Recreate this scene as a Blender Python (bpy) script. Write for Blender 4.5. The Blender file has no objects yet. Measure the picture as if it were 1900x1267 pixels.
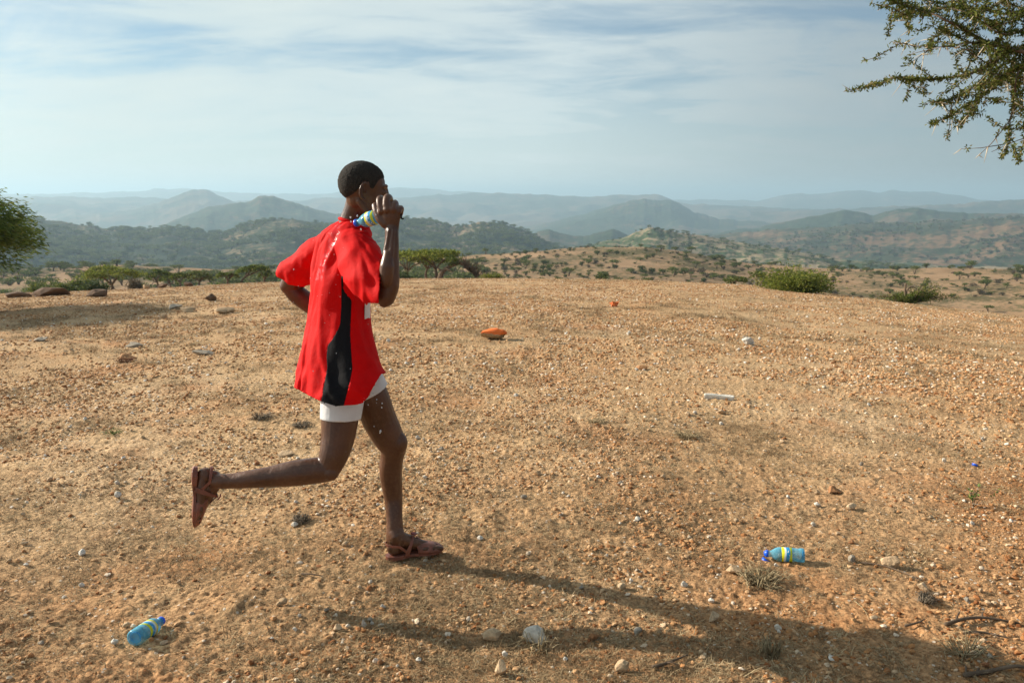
import bpy, bmesh, math, random
import numpy as np
from mathutils import Vector, Matrix, Euler

random.seed(7)
RNG = np.random.default_rng(7)
SC = bpy.context.scene
COL = SC.collection
PI = math.pi

# ------------------------------------------------------------------ camera
EYE = 1.56
FPX = 1478.0                       # focal length in pixels of the 1900 px wide photograph
TILT = math.atan(271.5 / FPX)
cam_d = bpy.data.cameras.new('camera')
cam_d.sensor_width = 36.0
cam_d.lens = 36.0 * FPX / 1900.0
cam_d.clip_start = 0.05
cam_d.clip_end = 40000
cam_d.dof.use_dof = True
cam_d.dof.focus_distance = 3.4
cam_d.dof.aperture_fstop = 7.0
cam = bpy.data.objects.new('camera', cam_d)
COL.objects.link(cam)
cam.location = (0, 0, EYE)
cam.rotation_euler = (PI / 2 - TILT, 0, 0)
SC.camera = cam
SC.render.resolution_x, SC.render.resolution_y = 1024, 682

# ------------------------------------------------------------------ light
SUN_AZ = math.radians(20.5)          # how far the light comes from beyond the runner, from due left
SUN_EL = math.radians(24)
to_sun = Vector((-math.cos(SUN_AZ) * math.cos(SUN_EL), math.sin(SUN_AZ) * math.cos(SUN_EL), math.sin(SUN_EL)))
sun_d = bpy.data.lights.new('sun', 'SUN')
sun_d.energy = 5.0
sun_d.angle = math.radians(0.6)
sun_d.color = (1.0, 0.89, 0.74)
sun = bpy.data.objects.new('sun', sun_d)
COL.objects.link(sun)
sun.location = (-20, 8, 12)
sun.rotation_euler = (-to_sun).to_track_quat('-Z', 'Y').to_euler()

world = bpy.data.worlds.new('World')
SC.world = world
world.use_nodes = True
wt = world.node_tree
for n in list(wt.nodes):
    wt.nodes.remove(n)


def nd(t, kind, **kw):
    n = t.nodes.new(kind)
    for k, v in kw.items():
        if k.startswith('i_'):
            key = k[2:]
            key = int(key) if key.isdigit() else key.replace('_', ' ')
            n.inputs[key].default_value = v
        else:
            setattr(n, k, v)
    return n


def math_n(t, op, a, b=None, clamp=False):
    n = t.nodes.new('ShaderNodeMath')
    n.operation = op
    n.use_clamp = clamp
    for i, v in enumerate((a, b)):
        if v is None:
            continue
        if isinstance(v, (int, float)):
            n.inputs[i].default_value = v
        else:
            t.links.new(v, n.inputs[i])
    return n.outputs[0]


def mixc(t, fac, a, b, blend='MIX'):
    n = t.nodes.new('ShaderNodeMix')
    n.data_type = 'RGBA'
    n.blend_type = blend
    for i, v in ((0, fac), (6, a), (7, b)):
        if isinstance(v, (int, float)):
            n.inputs[i].default_value = v
        elif isinstance(v, (tuple, list)):
            n.inputs[i].default_value = (v[0], v[1], v[2], 1)
        else:
            t.links.new(v, n.inputs[i])
    return n.outputs[2]


def ramp(t, fac, stops):
    n = t.nodes.new('ShaderNodeValToRGB')
    t.links.new(fac, n.inputs[0])
    cr = n.color_ramp
    while len(cr.elements) < len(stops):
        cr.elements.new(0.5)
    for e, (p, c) in zip(cr.elements, stops):
        e.position = p
        e.color = (c[0], c[1], c[2], 1) if isinstance(c, (tuple, list)) else (c, c, c, 1)
    return n.outputs[0]


sky = nd(wt, 'ShaderNodeTexSky', sky_type='NISHITA')
sky.sun_disc = False
sky.sun_elevation = SUN_EL
sky.sun_rotation = math.atan2(to_sun.x, to_sun.y)
sky.altitude = 1400
sky.air_density = 1.0
sky.dust_density = 2.0
sky.ozone_density = 2.0
tc = nd(wt, 'ShaderNodeTexCoord')
sep = nd(wt, 'ShaderNodeSeparateXYZ')
wt.links.new(tc.outputs['Generated'], sep.inputs[0])
zc = math_n(wt, 'MAXIMUM', sep.outputs[2], 0.0)
den = math_n(wt, 'ADD', zc, 0.17)
cu = math_n(wt, 'DIVIDE', sep.outputs[0], den)
cv = math_n(wt, 'DIVIDE', sep.outputs[1], den)
comb = nd(wt, 'ShaderNodeCombineXYZ')
wt.links.new(cu, comb.inputs[0])
wt.links.new(cv, comb.inputs[1])
mp = nd(wt, 'ShaderNodeMapping')
mp.inputs['Rotation'].default_value = (0, 0, math.radians(28))
mp.inputs['Scale'].default_value = (0.70, 1.35, 1)
mp.inputs['Location'].default_value = (1.35, 0.45, 0)
wt.links.new(comb.outputs[0], mp.inputs[0])
n1 = nd(wt, 'ShaderNodeTexNoise', i_Scale=0.62, i_Detail=6.0, i_Roughness=0.52, i_Distortion=0.35)
wt.links.new(mp.outputs[0], n1.inputs[0])
n2 = nd(wt, 'ShaderNodeTexNoise', i_Scale=2.6, i_Detail=8.0, i_Roughness=0.62, i_Distortion=0.6)
wt.links.new(mp.outputs[0], n2.inputs[0])
cl = math_n(wt, 'ADD', math_n(wt, 'MULTIPLY', n1.outputs[0], 0.74), math_n(wt, 'MULTIPLY', n2.outputs[0], 0.26))
cmask = ramp(wt, cl, [(0.36, 0.10), (0.44, 0.42), (0.51, 0.85), (0.60, 1.0)])
# veil thickens towards the horizon
veil = ramp(wt, sep.outputs[2], [(0.0, 0.95), (0.08, 0.66), (0.16, 0.26), (0.28, 0.0)])
cfac = math_n(wt, 'MAXIMUM', math_n(wt, 'MULTIPLY', cmask, 0.92), veil)
# thin cloud scatters more of the sunlight towards the sun's side
nrm = nd(wt, 'ShaderNodeVectorMath', operation='DOT_PRODUCT')
wt.links.new(tc.outputs['Generated'], nrm.inputs[0])
nrm.inputs[1].default_value = (to_sun.x, to_sun.y, to_sun.z)
sfac = ramp(wt, math_n(wt, 'ADD', math_n(wt, 'MULTIPLY', nrm.outputs['Value'], 0.5), 0.5),
            [(0.0, (1.9, 2.1, 2.25)), (0.36, (2.3, 2.6, 2.75)), (0.52, (3.45, 3.9, 4.0)), (0.66, (5.7, 6.3, 6.2)), (0.85, (5.7, 6.35, 6.1)), (1.0, (8.5, 8.8, 8.2))])
skyt = mixc(wt, 1.0, sky.outputs[0], (0.52, 0.72, 0.76), 'MULTIPLY')
skyc = mixc(wt, cfac, skyt, sfac)
bg = nd(wt, 'ShaderNodeBackground')
wt.links.new(skyc, bg.inputs[0])
bg.inputs[1].default_value = 0.085
wo = nd(wt, 'ShaderNodeOutputWorld')
wt.links.new(bg.outputs[0], wo.inputs[0])

SC.view_settings.view_transform = 'Standard'
SC.view_settings.look = 'None'
SC.view_settings.exposure = 0.68
SC.view_settings.gamma = 1.0
SC.view_settings.use_curve_mapping = False
SC.render.engine = 'CYCLES'
SC.cycles.use_denoising = True
SC.cycles.max_bounces = 6
SC.cycles.diffuse_bounces = 2
SC.cycles.glossy_bounces = 2
SC.cycles.transmission_bounces = 4
SC.cycles.transparent_max_bounces = 10
SC.cycles.volume_bounces = 0
SC.cycles.use_adaptive_sampling = True
SC.cycles.adaptive_threshold = 0.015


# ------------------------------------------------------------------ measuring helpers
CT, ST = math.cos(TILT), math.sin(TILT)


def at(px, py, Y):
    """World point seen at pixel (px, py) of the photograph, on the plane world-y = Y."""
    u, v = (px - 950.0) / FPX, (633.5 - py) / FPX
    dy = CT + v * ST
    dz = v * CT - ST
    s = Y / dy
    return Vector((u * s, Y, EYE + dz * s))


def axis_depth(p):
    return p[1] * CT - (p[2] - EYE) * ST


def m_of(pix, p):
    """pixels of the photograph -> metres at point p"""
    return pix * axis_depth(p) / FPX


def proj(P):
    P = np.asarray(P, float)
    y, z = P[..., 1], P[..., 2] - EYE
    d = y * CT - z * ST
    up = y * ST + z * CT
    return 950 + FPX * P[..., 0] / d, 633.5 - FPX * up / d


# ------------------------------------------------------------------ numpy noise
def _h(ix, iy, iz, seed):
    h = (ix.astype(np.int64) * 374761393 + iy.astype(np.int64) * 668265263 + iz.astype(np.int64) * 2147483647 + seed * 974634777) & 0xffffffff
    h = ((h ^ (h >> 13)) * 1274126177) & 0xffffffff
    h = ((h ^ (h >> 16)) * 2246822519) & 0xffffffff
    return ((h ^ (h >> 15)) & 0xffff) / 65535.0 * 2 - 1


def noise2(x, y, seed=0):
    x = np.asarray(x, float); y = np.asarray(y, float)
    ix, iy = np.floor(x), np.floor(y)
    fx, fy = x - ix, y - iy
    ux, uy = fx * fx * (3 - 2 * fx), fy * fy * (3 - 2 * fy)
    z = np.zeros_like(ix)
    a, b = _h(ix, iy, z, seed), _h(ix + 1, iy, z, seed)
    c, d = _h(ix, iy + 1, z, seed), _h(ix + 1, iy + 1, z, seed)
    return (a * (1 - ux) + b * ux) * (1 - uy) + (c * (1 - ux) + d * ux) * uy


def noise3(x, y, z, seed=0):
    iz = np.floor(z); fz = z - iz; uz = fz * fz * (3 - 2 * fz)
    ix, iy = np.floor(x), np.floor(y)
    fx, fy = x - ix, y - iy
    ux, uy = fx * fx * (3 - 2 * fx), fy * fy * (3 - 2 * fy)
    r = 0
    for k, w in ((0, 1 - uz), (1, uz)):
        a, b = _h(ix, iy, iz + k, seed), _h(ix + 1, iy, iz + k, seed)
        c, d = _h(ix, iy + 1, iz + k, seed), _h(ix + 1, iy + 1, iz + k, seed)
        r = r + w * ((a * (1 - ux) + b * ux) * (1 - uy) + (c * (1 - ux) + d * ux) * uy)
    return r


def fbm(x, y, s, n=4, seed=0, g=0.5):
    a, r = 1.0, 0
    for i in range(n):
        r = r + a * noise2(x * s + 31.7 * i, y * s - 17.3 * i, seed + i)
        a *= g; s *= 2.03
    return r


# ------------------------------------------------------------------ object helpers
def mesh_np(name, V, F, mat=None, smooth=True):
    me = bpy.data.meshes.new(name)
    V = np.asarray(V, np.float32)
    F = np.asarray(F, np.int32)
    me.vertices.add(len(V))
    me.vertices.foreach_set('co', V.ravel())
    k = F.shape[1]
    me.loops.add(F.size)
    me.polygons.add(len(F))
    me.loops.foreach_set('vertex_index', F.ravel())
    me.polygons.foreach_set('loop_start', np.arange(0, F.size, k, dtype=np.int32))
    me.polygons.foreach_set('use_smooth', np.full(len(F), smooth))
    me.update(calc_edges=True)
    me.validate()
    if mat:
        me.materials.append(mat)
    return me


def obj(name, me, parent=None, loc=None, rot=None):
    o = bpy.data.objects.new(name, me)
    COL.objects.link(o)
    if parent:
        o.parent = parent
    if loc is not None:
        o.location = loc
    if rot is not None:
        o.rotation_euler = rot
    return o


def tag(o, label=None, cat=None, group=None, kind=None):
    if label: o['label'] = label
    if cat: o['category'] = cat
    if group: o['group'] = group
    if kind: o['kind'] = kind
    return o


def empty(name, loc, rotz=0.0, **k):
    o = obj(name, None, loc=loc, rot=(0, 0, rotz))
    o.empty_display_size = 0.1
    return tag(o, **k)


def bm_mesh(name, bm, mat=None, smooth=True):
    me = bpy.data.meshes.new(name)
    bm.to_mesh(me)
    bm.free()
    for p in me.polygons:
        p.use_smooth = smooth
    if mat:
        me.materials.append(mat)
    return me


class Geo:
    """collects tubes, ellipsoids and leaves as raw arrays"""
    def __init__(self):
        self.V, self.F, self.n = [], [], 0

    def add(self, V, F):
        self.V.append(np.asarray(V, float)); self.F.append(np.asarray(F, int) + self.n); self.n += len(V)

    def tube(self, pts, rad, sides=8, flat=None, caps=True, sub=1):
        """pts: list of points, rad: list of radii; flat=(direction, factor) squashes the section along a direction"""
        P = [Vector(p) for p in pts]
        if sub > 1:
            P2, R2 = [], []
            n = len(P)
            for i in range(n - 1):
                p0, p1, p2, p3 = P[max(i - 1, 0)], P[i], P[i + 1], P[min(i + 2, n - 1)]
                r0, r1, r2, r3 = rad[max(i - 1, 0)], rad[i], rad[i + 1], rad[min(i + 2, n - 1)]
                for k in range(sub):
                    t = k / sub
                    f = lambda a, b, c, d: 0.5 * ((2 * b) + (-a + c) * t + (2 * a - 5 * b + 4 * c - d) * t * t + (-a + 3 * b - 3 * c + d) * t ** 3)
                    P2.append(f(p0, p1, p2, p3)); R2.append(f(r0, r1, r2, r3))
            P2.append(P[-1]); R2.append(rad[-1])
            P, rad = P2, R2
        n = len(P)
        T = [(P[min(i + 1, n - 1)] - P[max(i - 1, 0)]).normalized() for i in range(n)]
        ref = Vector((0, 0, 1)) if abs(T[0].z) < 0.9 else Vector((1, 0, 0))
        u = T[0].cross(ref).normalized()
        rings = []
        capk = 3 if caps else 0
        for i in range(n):
            u = (u - T[i] * u.dot(T[i])).normalized()
            w = T[i].cross(u)
            rings.append((P[i], u.copy(), w, rad[i], 0.0, T[i]))
        if caps:
            pre, post = [], []
            for k in range(1, capk + 1):
                a = k / capk * PI / 2 * 0.97
                p, uu, ww, r, _, t = rings[0]
                pre.append((p - t * r * math.sin(a), uu, ww, r * math.cos(a), 0, t))
                p, uu, ww, r, _, t = rings[-1]
                post.append((p + t * r * math.sin(a), uu, ww, r * math.cos(a), 0, t))
            rings = pre[::-1] + rings + post
        V = []
        for p, uu, ww, r, _, t in rings:
            for j in range(sides):
                a = 2 * PI * j / sides
                d = (uu * math.cos(a) + ww * math.sin(a)) * r
                if flat is not None:
                    fd, ff = flat
                    d = d - fd * d.dot(fd) * (1 - ff)
                V.append(p + d)
        F = []
        m = len(rings)
        for i in range(m - 1):
            for j in range(sides):
                a, b = i * sides + j, i * sides + (j + 1) % sides
                F.append((a, b, b + sides, a + sides))
        V = [tuple(v) for v in V]
        c0 = len(V)
        q0 = sum((Vector(V[j]) for j in range(sides)), Vector()) / sides
        q1 = sum((Vector(V[(m - 1) * sides + j]) for j in range(sides)), Vector()) / sides
        V += [tuple(q0), tuple(q1)]
        for j in range(0, sides):
            F.append((c0, (j + 1) % sides, j, j) if False else (c0, (j + 1) % sides, j, c0))
            F.append((c0 + 1, (m - 1) * sides + j, (m - 1) * sides + (j + 1) % sides, c0 + 1))
        self.add(V, F)

    def ell(self, c, r, M=None, nu=20, nv=12):
        V, F = [], []
        c = Vector(c)
        for i in range(nv + 1):
            th = PI * i / nv
            for j in range(nu):
                ph = 2 * PI * j / nu
                v = Vector((r[0] * math.sin(th) * math.cos(ph), r[1] * math.sin(th) * math.sin(ph), r[2] * math.cos(th)))
                if M is not None:
                    v = M @ v
                V.append(tuple(c + v))
        for i in range(nv):
            for j in range(nu):
                a, b = i * nu + j, i * nu + (j + 1) % nu
                F.append((a, a + nu, b + nu, b))
        self.add(V, F)

    def mesh(self, name, mat=None, smooth=True):
        V = np.concatenate(self.V); F = np.concatenate(self.F)
        me = bpy.data.meshes.new(name)
        faces = []
        for f in F.tolist():
            g = []
            for q in f:
                if q not in g:
                    g.append(q)
            if len(g) > 2:
                faces.append(g)
        me.from_pydata(V.tolist(), [], faces)
        me.validate()
        me.polygons.foreach_set('use_smooth', np.full(len(me.polygons), smooth))
        if mat:
            me.materials.append(mat)
        return me


def remeshed(name, geo, voxel, smooth_it=4, fac=0.5):
    """union of all collected primitives as one continuous surface -> mesh data"""
    me = geo.mesh(name)
    bm = bmesh.new(); bm.from_mesh(me)
    bmesh.ops.remove_doubles(bm, verts=bm.verts, dist=1e-6)
    bmesh.ops.recalc_face_normals(bm, faces=bm.faces)
    bm.to_mesh(me); bm.free()
    o = bpy.data.objects.new(name + '_tmp', me)
    COL.objects.link(o)
    m = o.modifiers.new('r', 'REMESH'); m.mode = 'VOXEL'; m.voxel_size = voxel; m.use_smooth_shade = True
    if smooth_it:
        s = o.modifiers.new('s', 'SMOOTH'); s.factor = fac; s.iterations = smooth_it
    dg = bpy.context.evaluated_depsgraph_get()
    new = bpy.data.meshes.new_from_object(o.evaluated_get(dg))
    bpy.data.objects.remove(o)
    new.name = name
    new.materials.clear()
    for p in new.polygons:
        p.use_smooth = True
    return new


# ------------------------------------------------------------------ materials
def new_mat(name, rough=0.8, spec=0.3):
    m = bpy.data.materials.new(name)
    m.use_nodes = True
    t = m.node_tree
    b = t.nodes['Principled BSDF']
    b.inputs['Roughness'].default_value = rough
    b.inputs['Specular IOR Level'].default_value = spec
    return m, t, b


def simple_mat(name, c, rough=0.7, spec=0.3, var=0.25, scale=20, bump=0.0, bscale=80, c2=None):
    m, t, b = new_mat(name, rough, spec)
    tcx = nd(t, 'ShaderNodeTexCoord')
    n = nd(t, 'ShaderNodeTexNoise', i_Scale=scale, i_Detail=4.0)
    t.links.new(tcx.outputs['Object'], n.inputs[0])
    lo = tuple(x * (1 - var) for x in c)
    hi = c2 or tuple(min(1, x * (1 + var)) for x in c)
    t.links.new(ramp(t, n.outputs[0], [(0.32, lo), (0.68, hi)]), b.inputs['Base Color'])
    if bump:
        n2 = nd(t, 'ShaderNodeTexNoise', i_Scale=bscale, i_Detail=5.0, i_Roughness=0.65)
        t.links.new(tcx.outputs['Object'], n2.inputs[0])
        bp = nd(t, 'ShaderNodeBump', i_Strength=bump, i_Distance=0.02)
        t.links.new(n2.outputs[0], bp.inputs['Height'])
        t.links.new(bp.outputs[0], b.inputs['Normal'])
    return m


def ground_mat():
    m, t, b = new_mat('dry_gravel_soil', 0.95, 0.1)
    g = nd(t, 'ShaderNodeNewGeometry')
    P = g.outputs['Position']

    def noi(s, d=5.0, r=0.6):
        n = nd(t, 'ShaderNodeTexNoise', i_Scale=s, i_Detail=d, i_Roughness=r)
        t.links.new(P, n.inputs[0])
        return n.outputs[0]
    pale = ramp(t, noi(0.55), [(0.30, (0.42, 0.255, 0.130)), (0.5, (0.55, 0.37, 0.205)), (0.7, (0.62, 0.44, 0.27))])
    rusty = ramp(t, noi(0.8), [(0.30, (0.28, 0.135, 0.058)), (0.5, (0.39, 0.21, 0.10)), (0.7, (0.48, 0.295, 0.155))])
    sp_ = nd(t, 'ShaderNodeSeparateXYZ'); t.links.new(P, sp_.inputs[0])
    fr_ = math_n(t, 'ADD', math_n(t, 'MULTIPLY', math_n(t, 'ADD', sp_.outputs[1], math_n(t, 'MULTIPLY', sp_.outputs[0], -0.45)), 0.12), math_n(t, 'MULTIPLY', noi(0.9, 4.0), 0.8))
    base = mixc(t, ramp(t, fr_, [(0.55, 0.0), (1.15, 1.0)]), rusty, pale)
    grit = ramp(t, noi(55, 3.0, 0.7), [(0.36, (0.42, 0.38, 0.34)), (0.5, (0.95, 0.94, 0.92)), (0.64, (1.35, 1.35, 1.33))])
    c = mixc(t, 0.85, base, grit, 'MULTIPLY')
    # litter of dead grass: greyish brown patches
    lit = ramp(t, noi(2.3, 6.0, 0.65), [(0.50, 0.0), (0.62, 0.75)])
    c = mixc(t, math_n(t, 'MULTIPLY', lit, ramp(t, noi(38, 4.0, 0.7), [(0.42, 0.0), (0.55, 1.0)])), c, (0.21, 0.14, 0.075))
    # redder soil
    red = ramp(t, noi(1.1, 3.0), [(0.52, 0.0), (0.66, 0.6)])
    c = mixc(t, red, c, mixc(t, 0.7, (0.42, 0.19, 0.075), grit, 'MULTIPLY'))
    v = nd(t, 'ShaderNodeTexVoronoi', i_Scale=34.0)
    t.links.new(P, v.inputs['Vector'])
    fleck = math_n(t, 'MULTIPLY', math_n(t, 'LESS_THAN', v.outputs['Distance'], 0.22), math_n(t, 'GREATER_THAN', nd_sep(t, v.outputs['Color']), 0.72))
    c = mixc(t, math_n(t, 'MULTIPLY', fleck, 0.8), c, (0.66, 0.58, 0.47))
    t.links.new(c, b.inputs['Base Color'])
    bp = nd(t, 'ShaderNodeBump', i_Strength=0.9, i_Distance=0.012)
    hh = math_n(t, 'ADD', noi(70, 4.0, 0.7), math_n(t, 'MULTIPLY', v.outputs['Distance'], -0.5))
    t.links.new(hh, bp.inputs['Height'])
    t.links.new(bp.outputs[0], b.inputs['Normal'])
    return m


def nd_sep(t, col):
    n = nd(t, 'ShaderNodeSeparateColor')
    t.links.new(col, n.inputs[0])
    return n.outputs[0]


def hill_mat(name, soil, soil2, green, cover, s_patch, s_tree, band=None):
    """slopes: soil with a cover of bushes (cover 0..1)"""
    m, t, b = new_mat(name, 1.0, 0.05)
    g = nd(t, 'ShaderNodeNewGeometry')
    P = g.outputs['Position']

    def noi(s, d=5.0, r=0.6):
        n = nd(t, 'ShaderNodeTexNoise', i_Scale=s, i_Detail=d, i_Roughness=r)
        t.links.new(P, n.inputs[0])
        return n.outputs[0]
    so = ramp(t, noi(s_patch * 2.2), [(0.3, soil), (0.7, soil2)])
    patch = noi(s_patch, 5.0, 0.65)
    fine = noi(s_tree, 3.0, 0.75)
    k = math_n(t, 'ADD', math_n(t, 'MULTIPLY', patch, 0.55), math_n(t, 'MULTIPLY', fine, 0.45))
    th = 0.5 + (0.5 - cover) * 0.22
    f = ramp(t, k, [(th - 0.03, 0.0), (th + 0.03, 1.0)])
    gr = ramp(t, noi(s_tree * 2, 2.0), [(0.35, tuple(x * 0.55 for x in green)), (0.65, tuple(x * 1.35 for x in green))])
    c = mixc(t, f, so, gr)
    t.links.new(c, b.inputs['Base Color'])
    return m


M_GROUND = ground_mat()


def rnd_mat(name, stops, rough=0.85, spec=0.15, noise_scale=None, trans=0.0, bump=0):
    """colour picked per object or instance from a ramp"""
    m, t, b = new_mat(name, rough, spec)
    oi = nd(t, 'ShaderNodeObjectInfo')
    c = ramp(t, oi.outputs['Random'], stops)
    if noise_scale:
        tcx = nd(t, 'ShaderNodeTexCoord')
        n = nd(t, 'ShaderNodeTexNoise', i_Scale=noise_scale, i_Detail=4.0, i_Roughness=0.65)
        t.links.new(tcx.outputs['Object'], n.inputs[0])
        c = mixc(t, 1.0, c, ramp(t, n.outputs[0], [(0.3, 0.68), (0.7, 1.25)]), 'MULTIPLY')
        if bump:
            bp = nd(t, 'ShaderNodeBump', i_Strength=bump, i_Distance=0.01)
            t.links.new(n.outputs[0], bp.inputs['Height'])
            t.links.new(bp.outputs[0], b.inputs['Normal'])
    t.links.new(c, b.inputs['Base Color'])
    return m


def leaf_mat(name, c1, c2, tl=0.35, dry=None):
    """foliage: colour varies by clump; light passes partly through"""
    m = bpy.data.materials.new(name)
    m.use_nodes = True
    t = m.node_tree
    b = t.nodes['Principled BSDF']
    out = [n for n in t.nodes if n.type == 'OUTPUT_MATERIAL'][0]
    b.inputs['Roughness'].default_value = 0.7
    b.inputs['Specular IOR Level'].default_value = 0.2
    g = nd(t, 'ShaderNodeNewGeometry')
    c = ramp(t, g.outputs['Random Per Island'], [(0.0, c1), (0.8, c2), (1.0, dry or c2)])
    t.links.new(c, b.inputs['Base Color'])
    tr = nd(t, 'ShaderNodeBsdfTranslucent')
    t.links.new(c, tr.inputs[0])
    mx = nd(t, 'ShaderNodeMixShader')
    mx.inputs[0].default_value = tl
    t.links.new(b.outputs[0], mx.inputs[1])
    t.links.new(tr.outputs[0], mx.inputs[2])
    t.links.new(mx.outputs[0], out.inputs[0])
    return m


M_PEBBLE = rnd_mat('pebble', [(0.0, (0.28, 0.12, 0.05)), (0.3, (0.46, 0.24, 0.105)), (0.65, (0.58, 0.36, 0.185)), (0.88, (0.66, 0.47, 0.29)), (0.95, (0.74, 0.64, 0.50)), (1.0, (0.80, 0.76, 0.68))], 0.85, 0.15)
pt_ = M_PEBBLE.node_tree
pb_ = pt_.nodes['Principled BSDF']
src_ = pb_.inputs['Base Color'].links[0].from_socket
gp_ = nd(pt_, 'ShaderNodeNewGeometry'); sq_ = nd(pt_, 'ShaderNodeSeparateXYZ'); pt_.links.new(gp_.outputs['Position'], sq_.inputs[0])
fq_ = ramp(pt_, math_n(pt_, 'MULTIPLY', math_n(pt_, 'ADD', sq_.outputs[1], math_n(pt_, 'MULTIPLY', sq_.outputs[0], -0.45)), 0.12), [(0.12, (0.80, 0.68, 0.56)), (0.75, (1, 1, 1))])
pt_.links.new(mixc(pt_, 1.0, src_, fq_, 'MULTIPLY'), pb_.inputs['Base Color'])
M_STRAW = rnd_mat('dry_straw', [(0.0, (0.15, 0.095, 0.05)), (0.5, (0.30, 0.205, 0.11)), (1.0, (0.50, 0.38, 0.22))], 0.85, 0.1)
M_BARK = simple_mat('acacia_bark', (0.13, 0.095, 0.068), 0.9, 0.1, 0.35, 14, 0.6, 40)
M_DEADWOOD = simple_mat('dead_wood', (0.16, 0.115, 0.08), 0.9, 0.1, 0.4, 10, 0.5, 50)
M_LEAF = leaf_mat('acacia_leaf', (0.035, 0.06, 0.015), (0.15, 0.19, 0.035), 0.35, (0.26, 0.24, 0.06))
M_LEAF_DARK = leaf_mat('dark_acacia_leaf', (0.02, 0.038, 0.012), (0.085, 0.12, 0.03), 0.3, (0.20, 0.19, 0.05))
M_LEAF_BRIGHT = leaf_mat('bright_bush_leaf', (0.07, 0.10, 0.02), (0.22, 0.25, 0.04), 0.4, (0.34, 0.32, 0.08))
M_SHRUB = leaf_mat('hill_shrub_leaf', (0.05, 0.075, 0.02), (0.17, 0.20, 0.05), 0.3, (0.20, 0.17, 0.08))
M_SHRUB_GREY = leaf_mat('grey_shrub_twigs', (0.06, 0.055, 0.035), (0.16, 0.13, 0.085), 0.2, (0.2, 0.16, 0.1))
M_THORN = simple_mat('pale_thorn', (0.55, 0.47, 0.34), 0.6, 0.3, 0.2, 30)


# ------------------------------------------------------------------ the ground
EDGE_X = [-400, 0, 200, 450, 700, 950, 1200, 1400, 1550, 1700, 1900, 2300]
EDGE_Y = [552, 545, 538, 524, 515, 515, 518, 528, 545, 563, 588, 625]
HILL_X = [-600, 0, 300, 500, 650, 800, 880, 1000, 1100, 1200, 1300, 1400, 1500, 1700, 1900, 2400]
HILL_Y = [505, 505, 503, 500, 497, 484, 472, 463, 461, 463, 475, 488, 495, 497, 500, 505]


def terrain_z(x, y, detail=True):
    x = np.asarray(x, float); y = np.asarray(y, float)
    r = np.sqrt(x * x + y * y) + 1e-6
    yy = np.where(y > 0.2 * np.abs(x), y, 0.2 * np.abs(x) + 1e-6)
    X = 950 + 1478 * x / (yy * CT)
    X = np.where(y < 0, np.sign(x) * 4000 + 950, X)
    dep = (np.interp(X, EDGE_X, EDGE_Y) - 362) / FPX
    kk = np.sqrt(1 + (np.clip(X - 950, -1500, 1500) / (FPX * CT)) ** 2)
    dep = dep / kk
    c = dep * dep / (4 * EYE)
    hs = (np.interp(X, HILL_X, HILL_Y) - 362) / FPX / kk
    rc = np.maximum(r, 0.1)
    rt = 2 * EYE / dep
    q = rc / rt
    sight = EYE - dep * rc * (1 + 0.030 * (q - 1).clip(0) + 0.012 * (q - 1).clip(0) ** 2)
    plate = np.where(rc < rt, -c * rc ** 2, sight)
    q70 = 70 / rt
    z70 = EYE - dep * 70 * (1 + 0.030 * (q70 - 1) + 0.012 * (q70 - 1) ** 2)
    z130 = EYE - dep * 130 * 1.17
    z240 = EYE - hs * 240
    left = np.clip((900 - X) / 300, 0, 1)
    z130 = z130 * (1 - left) + left * (EYE - dep * 130 * 1.07)
    z400 = (-42) * (1 - left) + left * -36.0
    zs = [z70, z130, z240, z400, -60 + 0 * r, -80 + 0 * r, -115 + 0 * r, -150 + 0 * r, -215 + 0 * r]
    rs = [70, 130, 240, 400, 700, 1100, 2200, 5000, 14000]
    out = plate.copy()
    lr = np.log(rc)
    for i in range(len(rs) - 1):
        t = np.clip((lr - math.log(rs[i])) / (math.log(rs[i + 1]) - math.log(rs[i])), 0, 1)
        s = t * t * (3 - 2 * t) if i in (1, 2) else t
        out = np.where(rc > rs[i], zs[i] * (1 - s) + zs[i + 1] * s, out)
    out = out + np.where(rc > 60, np.clip((rc - 60) / 80, 0, 1) * (1.3 * fbm(x, y, 1 / 38.0, 4, 5)) * np.clip(rc / 500, 0.8, 6), 0)
    near = np.clip((40 - rc) / 20, 0, 1)
    out = out + near * (0.035 * noise2(x / 2.6, y / 2.6, 3) + 0.016 * noise2(x / 0.8, y / 0.8, 4))
    if detail:
        out = out + near * micro_z(x, y)
    return out


def micro_z(x, y):
    clod = np.clip(noise2(x / 0.11, y / 0.11, 11), -0.2, 1)
    lump = np.abs(noise2(x / 0.045, y / 0.045, 12))
    grit = noise2(x / 0.020, y / 0.020, 13)
    wet = 0.55 + 0.45 * noise2(x / 0.9, y / 0.9, 14)
    return wet * (0.013 * clod + 0.011 * lump) + 0.0050 * grit


def gz(x, y):
    return float(terrain_z(np.array([x]), np.array([y]))[0])


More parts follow.
